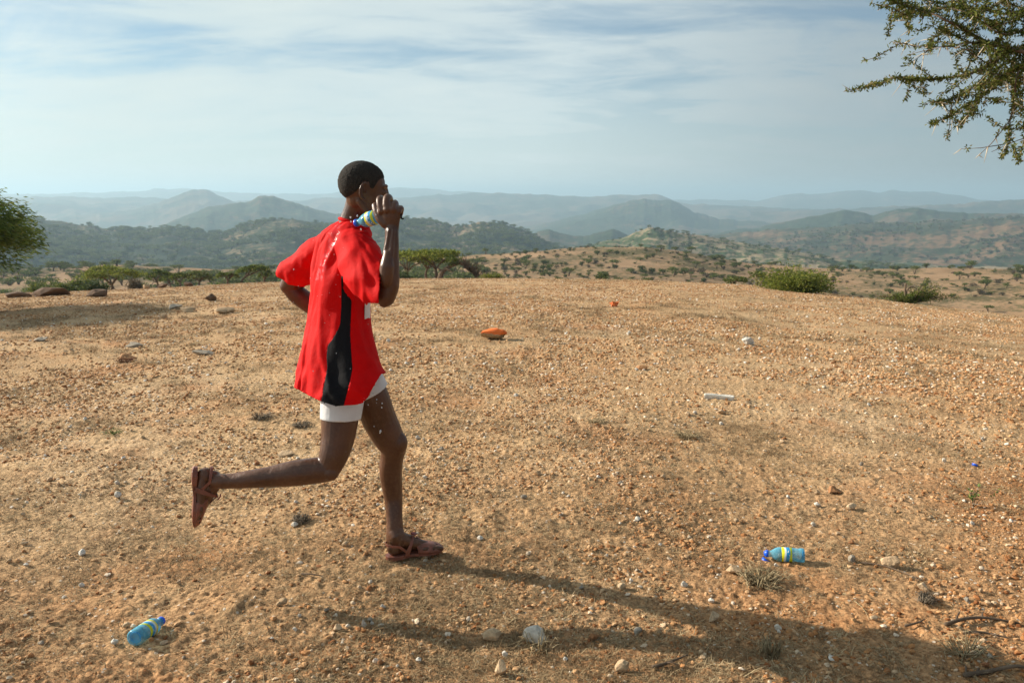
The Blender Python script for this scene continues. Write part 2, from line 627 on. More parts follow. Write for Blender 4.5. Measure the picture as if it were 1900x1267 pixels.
def build_ground():
    az = np.concatenate([np.linspace(-180, -60, 25)[:-1], np.linspace(-60, -37, 16)[:-1], np.linspace(-37, 37, 720), np.linspace(37, 60, 16)[1:], np.linspace(60, 180, 25)[1:-1]])
    # rows: even on the picture from 2.3 m to 60 m, geometric elsewhere
    inv = np.linspace(1 / 2.2, 1 / 60.0, 470)
    rr = np.concatenate([[0.15, 0.5, 1.0, 1.5, 1.9], 1 / inv, np.geomspace(60, 300, 90)[1:], np.geomspace(300, 15500, 110)[1:]])
    A, R = np.meshgrid(np.radians(az), rr)
    X, Y = R * np.sin(A), R * np.cos(A)
    Z = terrain_z(X, Y)
    na, nr = len(az), len(rr)
    V = np.stack([X.ravel(), Y.ravel(), Z.ravel()], 1)
    i, j = np.meshgrid(np.arange(nr - 1), np.arange(na), indexing='ij')
    a = i * na + j
    b_ = i * na + (j + 1) % na
    F = np.stack([a, b_, b_ + na, a + na], -1).reshape(-1, 4)
    c0 = len(V)
    V = np.vstack([V, [[0, 0, float(terrain_z(np.array([0.0]), np.array([0.01]))[0])]]])
    T = np.stack([np.full(na, c0), (np.arange(na) + 1) % na, np.arange(na), np.full(na, c0)], -1)
    # split near soil and far savanna by material index
    me = mesh_np('ground', V, F, M_GROUND)
    far = hill_mat('savanna_soil', (0.27, 0.17, 0.095), (0.38, 0.25, 0.148), (0.12, 0.10, 0.05), 0.42, 0.05, 0.9)
    far2 = hill_mat('far_plain_soil', (0.22, 0.165, 0.09), (0.34, 0.25, 0.15), (0.05, 0.07, 0.03), 0.62, 0.004, 0.05)
    me.materials.append(far); me.materials.append(far2)
    row = np.repeat(np.arange(nr - 1), na)
    # left part of the ground beyond the brow is greener
    r_mid = rr[row]
    mi = np.where(r_mid > 330, 2, np.where(r_mid > 58, 1, 0)).astype(np.int32)
    me.polygons.foreach_set('material_index', mi)
    o = obj('ground', me)
    tag(o, kind='structure')
    return o


build_ground()

# ------------------------------------------------------------------ hills
DISTANT = []


def ridge(sky_pts, R, wf, wb, zb, mat, seed, rough=0.10, naz=260, nr=44, jag=1.0):
    xs = np.array([p[0] for p in sky_pts], float); ys = np.array([p[1] for p in sky_pts], float)
    X = np.linspace(xs[0], xs[-1], naz)
    Yp = np.interp(X, xs, ys)
    # soften the trace
    k = np.hanning(9); k /= k.sum()
    Yp = np.convolve(np.pad(Yp, 4, 'edge'), k, 'valid')
    Yp = Yp + jag * (1.6 * noise2(X / 24, X * 0, seed) + 1.0 * noise2(X / 9, X * 0, seed + 1) + 0.5 * noise2(X / 3.5, X * 0, seed + 2))
    ang = (362 - Yp) / FPX / np.sqrt(1 + ((X - 950) / (FPX * CT)) ** 2)
    azi = np.arctan((X - 950) / (FPX * CT + 0))
    r = np.concatenate([np.linspace(R - wf, R, nr), np.linspace(R, R + wb, nr // 3)[1:]])
    A, RR = np.meshgrid(azi, r)
    ztop = EYE + ang * R
    ZT = np.broadcast_to(ztop, RR.shape)
    zbase = zb if np.isscalar(zb) else np.interp(r, [R - wf, R + wb], zb)[:, None]
    t = np.where(RR < R, (RR - (R - wf)) / wf, 1 - (RR - R) / wb)
    x, y = RR * np.sin(A), RR * np.cos(A)
    sc = 1.0 / (wf * 0.42)
    warp = fbm(x, y, sc, 4, seed)
    t2 = np.clip(t + 0.16 * warp * np.sin(np.clip(t, 0, 1) * PI), 0, 1)
    s = t2 ** 1.25
    s = 0.5 * s + 0.5 * (s * s * (3 - 2 * s))
    H = ZT - zbase
    Z = zbase + H * s
    Z = Z + H * rough * 1.5 * (0.55 * fbm(x, y, sc * 2.4, 5, seed + 9, 0.6) + 0.45 * (0.6 - 1.6 * np.abs(fbm(x, y, sc * 3.0, 4, seed + 19)))) * np.sin(np.clip(t, 0, 1) * PI) ** 0.7
    # never above the sight line of the skyline
    lim = EYE + (ang[None, :]) * RR - 0.0003 * (R - RR).clip(0)
    Z = np.minimum(Z, np.where(RR < R, lim, 1e9))
    nr_, na_ = RR.shape
    V = np.stack([x.ravel(), y.ravel(), Z.ravel()], 1)
    i, j = np.meshgrid(np.arange(nr_ - 1), np.arange(na_ - 1), indexing='ij')
    a = i * na_ + j
    F = np.stack([a, a + 1, a + 1 + na_, a + na_], -1).reshape(-1, 4)
    o = obj('hill', mesh_np('hill', V, F, mat))
    tag(o, kind='structure')
    return V.reshape(nr_, na_, 3)


G1 = (0.036, 0.050, 0.026)
M_H1 = hill_mat('near_hill_slope', (0.17, 0.12, 0.065), (0.29, 0.205, 0.125), G1, 0.70, 0.011, 0.16)
M_H2 = hill_mat('pale_hill_slope', (0.23, 0.175, 0.11), (0.32, 0.25, 0.16), (0.055, 0.08, 0.035), 0.50, 0.013, 0.17)
M_H3 = hill_mat('brown_hill_slope', (0.14, 0.082, 0.046), (0.22, 0.135, 0.078), (0.04, 0.05, 0.025), 0.62, 0.006, 0.10)
M_H4 = hill_mat('middle_hill_slope', (0.09, 0.062, 0.038), (0.15, 0.10, 0.06), (0.035, 0.05, 0.025), 0.72, 0.004, 0.05)
M_H5 = hill_mat('far_hill_slope', (0.11, 0.08, 0.055), (0.18, 0.13, 0.085), (0.04, 0.05, 0.03), 0.55, 0.0016, 0.012)
M_H6 = hill_mat('farthest_hill_slope', (0.10, 0.085, 0.06), (0.14, 0.11, 0.08), (0.04, 0.05, 0.03), 0.6, 0.0008, 0.006)

HA = ridge([(-500, 398), (0, 398), (75, 404), (130, 408), (200, 421), (260, 424), (330, 422), (430, 432), (470, 415), (530, 405), (600, 412), (660, 420), (700, 415), (750, 403), (800, 410), (850, 422), (890, 410), (930, 412), (970, 425), (1010, 448), (1060, 470), (1120, 492)],
           1000, 520, 260, (-56, -75), M_H1, 21, 0.13, 420, 90)
HB = ridge([(940, 470), (1080, 455), (1150, 440), (1200, 421), (1235, 425), (1262, 431), (1300, 438), (1350, 447), (1420, 457), (1500, 470), (1600, 486), (1700, 500)],
           720, 300, 160, (-72, -80), M_H2, 33, 0.10, 240, 60)
HC = ridge([(900, 440), (980, 432), (1015, 424), (1060, 437), (1100, 431), (1132, 423), (1165, 438), (1230, 440), (1300, 450)],
           1500, 420, 260, (-105, -115), M_H4, 39, 0.1, 160)
HD = ridge([(1180, 470), (1280, 440), (1380, 428), (1450, 424), (1520, 418), (1600, 416), (1700, 412), (1800, 408), (1900, 404), (2400, 398)],
           1500, 760, 400, (-84, -110), M_H3, 45, 0.12, 300, 90)
HE = ridge([(1240, 440), (1340, 428), (1400, 420), (1470, 405), (1530, 391), (1552, 387), (1600, 400), (1640, 388), (1662, 385), (1720, 391), (1800, 397), (1900, 394), (2000, 388), (2400, 380)],
           2000, 480, 500, (-112, -125), M_H4, 52, 0.12, 280)
HF = ridge([(180, 450), (310, 420), (360, 401), (400, 383), (440, 380), (480, 372), (498, 362), (520, 362), (560, 376), (600, 389), (640, 396), (720, 410), (820, 430)],
           2100, 650, 500, (-115, -125), M_H4, 58, 0.12, 260)
HG = ridge([(150, 400), (250, 392), (300, 378), (340, 366), (378, 353), (402, 351), (420, 361), (452, 376), (520, 392), (620, 405)],
           3400, 900, 700, (-120, -130), M_H5, 63, 0.1, 240)
HH = ridge([(940, 430), (1050, 404), (1100, 390), (1150, 375), (1182, 369), (1238, 371), (1280, 394), (1320, 404), (1400, 412), (1500, 420)],
           2900, 800, 600, (-108, -125), M_H4, 71, 0.1, 260)
HI = ridge([(-700, 372), (0, 368), (60, 365), (180, 366), (280, 366), (400, 372), (560, 372), (620, 366), (720, 368), (830, 361), (900, 358), (1000, 361), (1080, 365), (1150, 361), (1195, 362), (1206, 357), (1218, 364), (1260, 378), (1400, 384), (1600, 392), (2300, 392)],
           4300, 1500, 900, (-150, -165), M_H5, 77, 0.16, 420, 70)
HJ = ridge([(1380, 392), (1560, 386), (1700, 380), (1770, 378), (1830, 371), (1862, 370), (1900, 374), (2000, 376), (2400, 380)],
           3700, 900, 700, (-145, -155), M_H5, 83, 0.1, 200)
HK = ridge([(-900, 366), (-100, 362), (100, 360), (210, 357), (300, 353), (365, 349), (400, 353), (470, 358), (600, 360), (700, 352), (760, 349), (820, 352), (900, 360), (1000, 366), (1400, 372), (1425, 363), (1470, 359), (1510, 362), (1545, 353), (1600, 357), (1640, 354), (1700, 355), (1745, 361), (1790, 372), (1900, 378), (2500, 378)],
           6600, 1500, 1200, (-180, -190), M_H6, 91, 0.1, 420)

# ------------------------------------------------------------------ instancing of uncountable stuff
def scatter(name, pts, rot, scl, idx, sources, label=None, cat=None):
    """one object of kind stuff: a point cloud mesh whose modifier sets a small source mesh on every point"""
    me = bpy.data.meshes.new(name)
    pts = np.asarray(pts, np.float32)
    me.vertices.add(len(pts))
    me.vertices.foreach_set('co', pts.ravel())
    a = me.attributes.new('rot', 'FLOAT_VECTOR', 'POINT'); a.data.foreach_set('vector', np.asarray(rot, np.float32).ravel())
    a = me.attributes.new('scl', 'FLOAT_VECTOR', 'POINT'); a.data.foreach_set('vector', np.asarray(scl, np.float32).ravel())
    a = me.attributes.new('idx', 'INT', 'POINT'); a.data.foreach_set('value', np.asarray(idx, np.int32))
    o = obj(name, me)
    ng = bpy.data.node_groups.new(name, 'GeometryNodeTree')
    ng.interface.new_socket('Geometry', in_out='INPUT', socket_type='NodeSocketGeometry')
    ng.interface.new_socket('Geometry', in_out='OUTPUT', socket_type='NodeSocketGeometry')
    N, L = ng.nodes, ng.links
    gi, go = N.new('NodeGroupInput'), N.new('NodeGroupOutput')
    iop = N.new('GeometryNodeInstanceOnPoints')
    join = N.new('GeometryNodeJoinGeometry')
    srcs = []
    for s in sources:
        so = bpy.data.objects.new(s.name + '_source', s)
        oi = N.new('GeometryNodeObjectInfo')
        oi.inputs[0].default_value = so
        oi.inputs['As Instance'].default_value = True
        srcs.append(oi)
    for oi in reversed(srcs):
        L.new(oi.outputs['Geometry'], join.inputs[0])

    def attr(n, dt):
        q = N.new('GeometryNodeInputNamedAttribute')
        q.data_type = dt
        q.inputs['Name'].default_value = n
        return q.outputs['Attribute']
    L.new(gi.outputs[0], iop.inputs['Points'])
    L.new(join.outputs[0], iop.inputs['Instance'])
    iop.inputs['Pick Instance'].default_value = True
    L.new(attr('idx', 'INT'), iop.inputs['Instance Index'])
    e2r = N.new('FunctionNodeEulerToRotation')
    L.new(attr('rot', 'FLOAT_VECTOR'), e2r.inputs[0])
    L.new(e2r.outputs[0], iop.inputs['Rotation'])
    L.new(attr('scl', 'FLOAT_VECTOR'), iop.inputs['Scale'])
    L.new(iop.outputs[0], go.inputs[0])
    m = o.modifiers.new('scatter', 'NODES')
    m.node_group = ng
    tag(o, label=label, cat=cat, kind='stuff')
    return o


def rock_mesh(name, seed, sub=2, flat=0.7, mat=None, amp=0.28, cut=3, smooth=False):
    bm = bmesh.new()
    bmesh.ops.create_icosphere(bm, subdivisions=sub, radius=0.5)
    rs = random.Random(seed)
    off = Vector((rs.uniform(-50, 50), rs.uniform(-50, 50), rs.uniform(-50, 50)))
    planes = []
    for _ in range(cut * 2):
        n = Vector((rs.gauss(0, 1), rs.gauss(0, 1), rs.gauss(0, 0.8))).normalized()
        planes.append((n, rs.uniform(0.20, 0.40)))
    co = np.array([v.co[:] for v in bm.verts])
    nz = noise3(co[:, 0] * 2.4 + off.x, co[:, 1] * 2.4 + off.y, co[:, 2] * 2.4 + off.z, seed)
    nz2 = noise3(co[:, 0] * 6 + off.x, co[:, 1] * 6 + off.y, co[:, 2] * 6 + off.z, seed + 3)
    for v, a, b_ in zip(bm.verts, nz, nz2):
        v.co *= 1 + amp * a + amp * 0.35 * b_
        for n, d in planes:
            e = v.co.dot(n) - d
            if e > 0:
                v.co -= n * e * 0.85
        v.co.z *= flat
    return bm_mesh(name, bm, mat, smooth)


def ground_at_px(px, py):
    """where the sight line through a pixel meets the ground"""
    u, v = (px - 950.0) / FPX, (633.5 - py) / FPX
    d = np.array([u, CT + v * ST, v * CT - ST])
    s = np.geomspace(1.5, 120, 500)
    X, Y, Z = d[0] * s, d[1] * s, EYE + d[2] * s
    G = terrain_z(X, Y, False)
    k = np.argmax(Z < G) if np.any(Z < G) else int(np.argmin(Z - G))
    k = max(k, 1)
    a, b_ = Z[k - 1] - G[k - 1], Z[k] - G[k]
    f = a / (a - b_) if a * b_ < 0 else 0
    q = s[k - 1] + (s[k] - s[k - 1]) * f
    x, y = d[0] * q, d[1] * q
    return Vector((x, y, gz(x, y)))


# gravel
pebs = [rock_mesh('pebble', 100 + i, 1, 0.75, M_PEBBLE, 0.3, 2) for i in range(5)]


def wedge_points(n, r0, r1, power):
    """points in the view wedge; density per area falls as r**-power"""
    u = RNG.random(n)
    k = 2 - power
    if abs(k) < 1e-6:
        r = r0 * (r1 / r0) ** u
    else:
        r = (r0 ** k + u * (r1 ** k - r0 ** k)) ** (1 / k)
    a = np.radians(RNG.uniform(-38, 38, n))
    return r * np.sin(a), r * np.cos(a), r


def gravel(n, r0, r1, power, smin, smax, name, label):
    x, y, r = wedge_points(n, r0, r1, power)
    dens = noise2(x / 0.62, y / 0.62, 41) * 0.7 + noise2(x / 0.16, y / 0.16, 42) * 0.45 + noise2(x / 2.4, y / 1.6, 43) * 0.75 - 0.08
    keep = RNG.random(n) < np.clip(0.62 + dens, 0.10, 1)
    x, y, r = x[keep], y[keep], r[keep]
    z = terrain_z(x, y)
    n = len(x)
    s = smin * (smax / smin) ** (RNG.random(n) ** 2.6)
    s = s * np.clip(r / 5.0, 1.0, 1.7)
    scl = np.stack([s * RNG.uniform(0.8, 1.5, n), s * RNG.uniform(0.7, 1.1, n), s * RNG.uniform(0.6, 1.0, n)], 1)
    rot = np.stack([RNG.uniform(-0.4, 0.4, n), RNG.uniform(-0.4, 0.4, n), RNG.uniform(0, 6.28, n)], 1)
    return scatter(name, np.stack([x, y, z + s * 0.12], 1), rot, scl, RNG.integers(0, 5, n), pebs, label, 'gravel')


gravel(420000, 2.1, 32, 1.25, 0.007, 0.030, 'gravel', 'fine tan gravel covering the bare soil of the plateau')


# dry litter: tiny dead grass tufts and straws lying about
def straw_mesh(seed, n, spread, length, up, width=0.0011):
    rs = np.random.default_rng(seed)
    V, F = [], []
    for i in range(n):
        b0 = np.array([rs.normal(0, spread), rs.normal(0, spread), 0.0])
        a = rs.uniform(0, 6.28)
        el = rs.uniform(0.05, up)
        L = length * rs.uniform(0.4, 1.2)
        d = np.array([math.cos(a) * math.cos(el), math.sin(a) * math.cos(el), math.sin(el)])
        side = np.array([-math.sin(a), math.cos(a), 0]) * width * rs.uniform(0.6, 1.4)
        mid = b0 + d * L * 0.55 + np.array([0, 0, 0.1 * L * rs.uniform(-1, 1)])
        tip = b0 + d * L + np.array([rs.normal(0, .15) * L, rs.normal(0, .15) * L, -0.12 * L])
        k = len(V)
        V += [b0 - side, b0 + side, mid + side * 0.8, mid - side * 0.8, tip]
        F += [(k, k + 1, k + 2, k + 3), (k + 3, k + 2, k + 4, k + 4)]
    me = bpy.data.meshes.new('straw_tuft')
    me.from_pydata([tuple(v) for v in V], [], [tuple(dict.fromkeys(f)) for f in F])
    me.materials.append(M_STRAW)
    return me


straws = [straw_mesh(1, 26, 0.022, 0.045, 1.1), straw_mesh(2, 34, 0.03, 0.035, 0.7), straw_mesh(3, 16, 0.02, 0.055, 0.5), straw_mesh(4, 3, 0.02, 0.10, 0.25), straw_mesh(5, 44, 0.03, 0.03, 1.2)]


def litter(n, r0, r1, power, name, label):
    x, y, r = wedge_points(n, r0, r1, power)
    d = noise2(x / 0.42, y / 0.42, 51) * 0.75 + noise2(x / 1.7, y / 1.7, 52) * 0.45 + np.clip((4.5 - y) / 5, -0.25, 0.3) + np.clip(-x / r, 0, 1) * 0.10
    keep = RNG.random(n) < np.clip(0.20 + d, 0.03, 1)
    x, y, r = x[keep], y[keep], r[keep]
    z = terrain_z(x, y)
    n = len(x)
    s = RNG.uniform(0.5, 1.15, n) * np.clip(r / 5.5, 1, 2.2)
    rot = np.stack([RNG.uniform(-0.15, 0.15, n), RNG.uniform(-0.15, 0.15, n), RNG.uniform(0, 6.28, n)], 1)
    return scatter(name, np.stack([x, y, z - 0.002], 1), rot, np.stack([s, s, s * RNG.uniform(0.4, 1.0, n)], 1), RNG.choice(5, n, p=[.22, .28, .2, .1, .2]), straws, label, 'dry grass')


litter(85000, 2.1, 28, 1.35, 'dry_grass_litter', 'short dead grass and straw scattered over the gravel')

# ------------------------------------------------------------------ stones
M_ST_WHITE = rnd_mat('white_quartz', [(0.0, (0.60, 0.54, 0.45)), (1.0, (0.74, 0.70, 0.62))], 0.75, 0.3, 5.0, bump=0.6)
M_ST_TAN = rnd_mat('tan_stone', [(0.0, (0.44, 0.29, 0.16)), (1.0, (0.60, 0.44, 0.28))], 0.85, 0.2, 5.0, bump=0.7)
M_ST_GREY = rnd_mat('grey_stone', [(0.0, (0.30, 0.25, 0.19)), (1.0, (0.42, 0.37, 0.30))], 0.85, 0.2, 5.0, bump=0.7)
M_ST_RUST = rnd_mat('rust_stone', [(0.0, (0.30, 0.13, 0.06)), (1.0, (0.42, 0.22, 0.10))], 0.85, 0.2, 5.0, bump=0.7)
M_BOULDER = simple_mat('brown_boulder', (0.15, 0.095, 0.062), 0.9, 0.15, 0.4, 3.0, 0.9, 9)
ROCKS = {}
for key, mt in (('white', M_ST_WHITE), ('tan', M_ST_TAN), ('grey', M_ST_GREY), ('rust', M_ST_RUST)):
    ROCKS[key] = [rock_mesh(key + '_stone', 300 + 17 * i + len(key), 3, 0.85, mt, 0.42, 6) for i in range(4)] + [rock_mesh(key + '_ledge', 500 + 13 * i + len(key), 4, 1.0, mt, 0.75, 7) for i in range(3)]


def stone(px, py, w, h, kind, label, name='stone', group=None, seed=None, k=None):
    """w, h: its size on the photograph; py is where its foot meets the ground"""
    p = ground_at_px(px, py)
    ww, hh = m_of(w, p), m_of(h, p)
    k = (random.randrange(4) if w < 2.6 * h else 4 + random.randrange(3)) if k is None else k
    o = obj(name, ROCKS[kind][k], loc=(p.x, p.y + ww * 0.25, p.z + hh * 0.40))
    o.scale = (ww * 1.08, ww * random.uniform(0.7, 0.95), hh * 1.35)
    o.rotation_euler = (random.uniform(-.2, .2), random.uniform(-.2, .2), random.uniform(-0.6, 0.6))
    return tag(o, label, 'stone', group)


stone(993, 1196, 54, 28, 'white', 'largest whitish stone at the lower edge beside the shadow', k=2)
stone(912, 1193, 40, 22, 'tan', 'flat pale tan stone just beside the largest white stone')
stone(928, 1257, 28, 36, 'tan', 'upright tan and orange stone nearest the lower edge of the ground')
stone(1155, 1250, 30, 22, 'tan', 'round tan stone at the lower edge under the long shadow')
stone(1362, 1068, 32, 18, 'tan', 'smooth tan stone before the dry tuft near the open bottle')
stone(1325, 1157, 26, 22, 'tan', 'tilted tan stone inside the runner\'s long shadow')
stone(1445, 1174, 18, 12, 'white', 'small white stone in the dark part of the shadow')
stone(1583, 1043, 22, 18, 'grey', 'grey brown stone between the open bottle and the pointed stone')
stone(1660, 1056, 34, 26, 'tan', 'pointed pale stone lying beside a thin brown twig')
stone(1715, 1100, 24, 18, 'tan', 'rounded tan stone below the pointed stone')
stone(1550, 917, 34, 12, 'rust', 'flat orange brown stone out on the open gravel')
stone(1517, 918, 12, 9, 'tan', 'pebble sized tan stone touching the flat orange brown stone')
stone(1516, 942, 15, 9, 'white', 'small white stone in front of the flat orange brown stone')
stone(1583, 948, 20, 12, 'tan', 'tan stone in front of the flat orange brown stone')
stone(525, 848, 36, 9, 'tan', 'long flat cream stone behind the runner\'s raised leg')
stone(150, 1032, 17, 13, 'white', 'lone white stone above the capped bottle')
stone(625, 1174, 22, 16, 'tan', 'cream stone at the start of the raised foot\'s shadow')
stone(675, 1168, 12, 14, 'white', 'bluish white stone in the raised foot\'s shadow')
stone(1320, 1118, 16, 10, 'white', 'white stone where both leg shadows join')
stone(545, 979, 15, 9, 'white', 'white stone below the dark mossy tuft under the raised shin')
stone(1183, 968, 13, 8, 'white', 'small round white stone on the open gravel right of the planted foot')
stone(998, 881, 16, 8, 'tan', 'low cream stone on the open gravel level with the knee')
stone(1390, 641, 30, 15, 'white', 'white block of stone standing alone in the distance')
stone(525, 1130 - 3, 20, 10, 'tan', 'tan stone left of the raised foot\'s shadow')
stone(1580, 1010, 12, 9, 'rust', 'small rusty stone behind the grey brown stone')
stone(1100, 1190, 24, 15, 'rust', 'rusty clod of stone right of the largest white stone')
stone(1795, 1120, 18, 10, 'grey', 'grey stone by the dead sticks at the lower corner')
stone(1155, 1097, 20, 12, 'tan', 'tan stone just above the planted leg\'s shadow')
stone(1270, 1090, 16, 10, 'white', 'white stone above the planted leg\'s shadow')
stone(217, 927, 15, 14, 'white', 'white chunk of stone left of the raised sandal')
stone(1190, 687, 22, 10, 'rust', 'reddish stone in the middle of the bare ground')
stone(305, 590, 12, 11, 'tan', 'small upright tan stone before the pale outcrop')
stone(345, 580, 34, 8, 'tan', 'low pale ledge of rock between the two pale outcrops', k=1)
stone(320, 575, 32, 11, 'grey', 'grey humped rock, left of the pale ledge')
stone(420, 582, 38, 13, 'tan', 'pale pointed outcrop right of the pale ledge', k=2)
stone(245, 646, 36, 10, 'grey', 'low grey rock embedded in gravel behind the runner')
stone(375, 660, 56, 8, 'grey', 'long low grey rock slab breaking the gravel surface')
stone(230, 668, 40, 8, 'rust', 'dark reddish rock in front of the low grey rock')
stone(70, 635, 36, 7, 'grey', 'low grey rock at the far side of the bare ground')
stone(1340, 770, 22, 9, 'tan', 'small stone in front of the white slab')
stone(640, 1015, 14, 9, 'tan', 'small tan stone between the two feet')
stone(1185, 1175, 22, 12, 'grey', 'grey stone lying in the shadow of the torso')
stone(1290, 770, 10, 7, 'white', 'tiny white stone between the grey tufts and the slab')
# boulders and slabs at the brow
for (px, py, w, h, lab) in ((82, 551, 86, 22, 'largest rounded brown boulder at the far brow'), (22, 553, 60, 14, 'low brown boulder left of the largest rounded boulder'),
                            (172, 551, 56, 13, 'flat dark brown rock slab right of the rounded boulder'), (388, 559, 34, 15, 'square dark brown boulder alone on the gravel'),
                            (348, 530, 24, 8, 'small brown rock among the trees at the brow'), (298, 528, 22, 8, 'small brown rock under the row of acacias'),
                            (268, 527, 14, 11, 'pale pointed rock under the row of acacias')):
    p = ground_at_px(px, py)
    ww, hh = m_of(w, p), m_of(h, p)
    me = rock_mesh('boulder', 700 + px, 4, 0.9, M_BOULDER if 'pale' not in lab else M_ST_TAN, 0.30, 6)
    o = obj('boulder', me, loc=(p.x, p.y + ww * .3, p.z + hh * 0.33))
    o.scale = (ww * 1.05, ww * 0.7, hh * 1.35)
    tag(o, lab, 'boulder')

# anonymous stones: alike, spread over the plateau
n_anon = 0
while n_anon < 190:
    X = random.uniform(-20, 1920)
    Yp = 560 + 700 * random.random() ** 0.8
    kind = random.choices(['white', 'tan', 'grey', 'rust'], [0.32, 0.42, 0.12, 0.14])[0]
    w = random.uniform(8, 15) * (0.55 + 0.6 * (Yp - 500) / 700)
    lab = {'white': 'small white stone loose on the gravel', 'tan': 'small tan stone loose on the gravel', 'grey': 'small grey stone loose on the gravel', 'rust': 'small rusty stone loose on the gravel'}[kind]
    stone(X, Yp, w, w * random.uniform(0.45, 0.75), kind, lab, 'small_stone', kind + ' stones loose on the gravel')
    n_anon += 1

# stone painted orange on top
p = ground_at_px(913, 631)
M_PAINTED, t, b = new_mat('painted_stone', 0.85, 0.2)
g = nd(t, 'ShaderNodeTexCoord'); s = nd(t, 'ShaderNodeSeparateXYZ'); t.links.new(g.outputs['Object'], s.inputs[0])
nn = nd(t, 'ShaderNodeTexNoise', i_Scale=5.0, i_Detail=3.0); t.links.new(g.outputs['Object'], nn.inputs[0])
f = ramp(t, math_n(t, 'ADD', s.outputs[2], math_n(t, 'MULTIPLY', nn.outputs[0], 0.25)), [(0.20, 0.0), (0.235, 1.0)])
n2_ = nd(t, 'ShaderNodeTexNoise', i_Scale=14.0, i_Detail=4.0); t.links.new(g.outputs['Object'], n2_.inputs[0])
t.links.new(mixc(t, f, ramp(t, n2_.outputs[0], [(0.3, (0.26, 0.15, 0.07)), (0.7, (0.5, 0.35, 0.2))]), (0.76, 0.17, 0.04)), b.inputs['Base Color'])
ww, hh = m_of(47, p), m_of(25, p)
o = obj('painted_stone', rock_mesh('painted_stone', 819, 4, 1.0, M_PAINTED, 0.34, 3), loc=(p.x, p.y + ww * .2, p.z + hh * 0.38), rot=(0, 0.06, 0.2))
o.scale = (ww * 1.1, ww * 0.75, hh * 1.0)
tag(o, 'brown stone with its top sprayed bright orange', 'stone')

# white slab
p = ground_at_px(1335, 741)
ww = m_of(54, p)
bm = bmesh.new()
bmesh.ops.create_cube(bm, size=1)
for v in bm.verts:
    v.co = Vector((v.co.x * ww, v.co.y * ww * 0.26, v.co.z * ww * 0.16))
bmesh.ops.bevel(bm, geom=bm.edges[:], offset=ww * 0.025, segments=2, affect='EDGES')
bmesh.ops.subdivide_edges(bm, edges=bm.edges[:], cuts=3, use_grid_fill=True)
for v in bm.verts:
    q = v.co / ww
    v.co += Vector((1, 1, 1)) * ww * 0.02 * float(noise3(np.array([q.x * 9]), np.array([q.y * 9]), np.array([q.z * 9]), 5)[0])
o = obj('stone_slab', bm_mesh('stone_slab', bm, simple_mat('white_marble', (0.66, 0.62, 0.54), 0.7, 0.3, 0.14, 30, 0.4, 60), False), loc=(p.x, p.y + 0.02, p.z + ww * 0.06), rot=(0.03, 0.04, -0.22))
tag(o, 'long white stone slab lying flat on the bare ground', 'slab')

# ------------------------------------------------------------------ vegetation builders
def leaves_np(C, D, L, W, seed=0, droop=0.0):
    """leaf blades: centres C, directions D, lengths L, widths W -> vertices, faces (quads)"""
    rs = np.random.default_rng(seed)
    n = len(C)
    D = D / (np.linalg.norm(D, axis=1, keepdims=True) + 1e-9)
    U = rs.normal(size=(n, 3))
    S = np.cross(D, U); S /= np.linalg.norm(S, axis=1, keepdims=True) + 1e-9
    L = np.broadcast_to(np.asarray(L, float), (n,))[:, None]; W = np.broadcast_to(np.asarray(W, float), (n,))[:, None]
    a = C - D * L * 0.5
    b_ = C + S * W * 0.5
    c = C + D * L * 0.5
    d = C - S * W * 0.5
    V = np.stack([a, b_, c, d], 1).reshape(-1, 3)
    F = np.arange(n * 4).reshape(n, 4)
    return V, F


def leaf_mesh(name, parts, mat):
    Vs, Fs, k = [], [], 0
    for V, F in parts:
        Vs.append(V); Fs.append(F + k); k += len(V)
    return mesh_np(name, np.concatenate(Vs), np.concatenate(Fs), mat, False)


def clump_cloud(rs, centres, radii, per, L, W, flat=0.6):
    """leaves in small clumps round the centres"""
    n = len(centres) * per
    c = np.repeat(centres, per, 0)
    r = np.repeat(radii, per)[:, None]
    d = rs.normal(size=(n, 3)); d /= np.linalg.norm(d, axis=1, keepdims=True)
    rad = rs.random((n, 1)) ** 0.45
    off = d * rad * r
    off[:, 2] *= flat
    dirs = d + rs.normal(size=(n, 3)) * 0.6 + np.array([0, 0, 0.25])
    return leaves_np(c + off, dirs, L * rs.uniform(0.6, 1.3, n), W * rs.uniform(0.6, 1.3, n), int(rs.integers(1e6)))


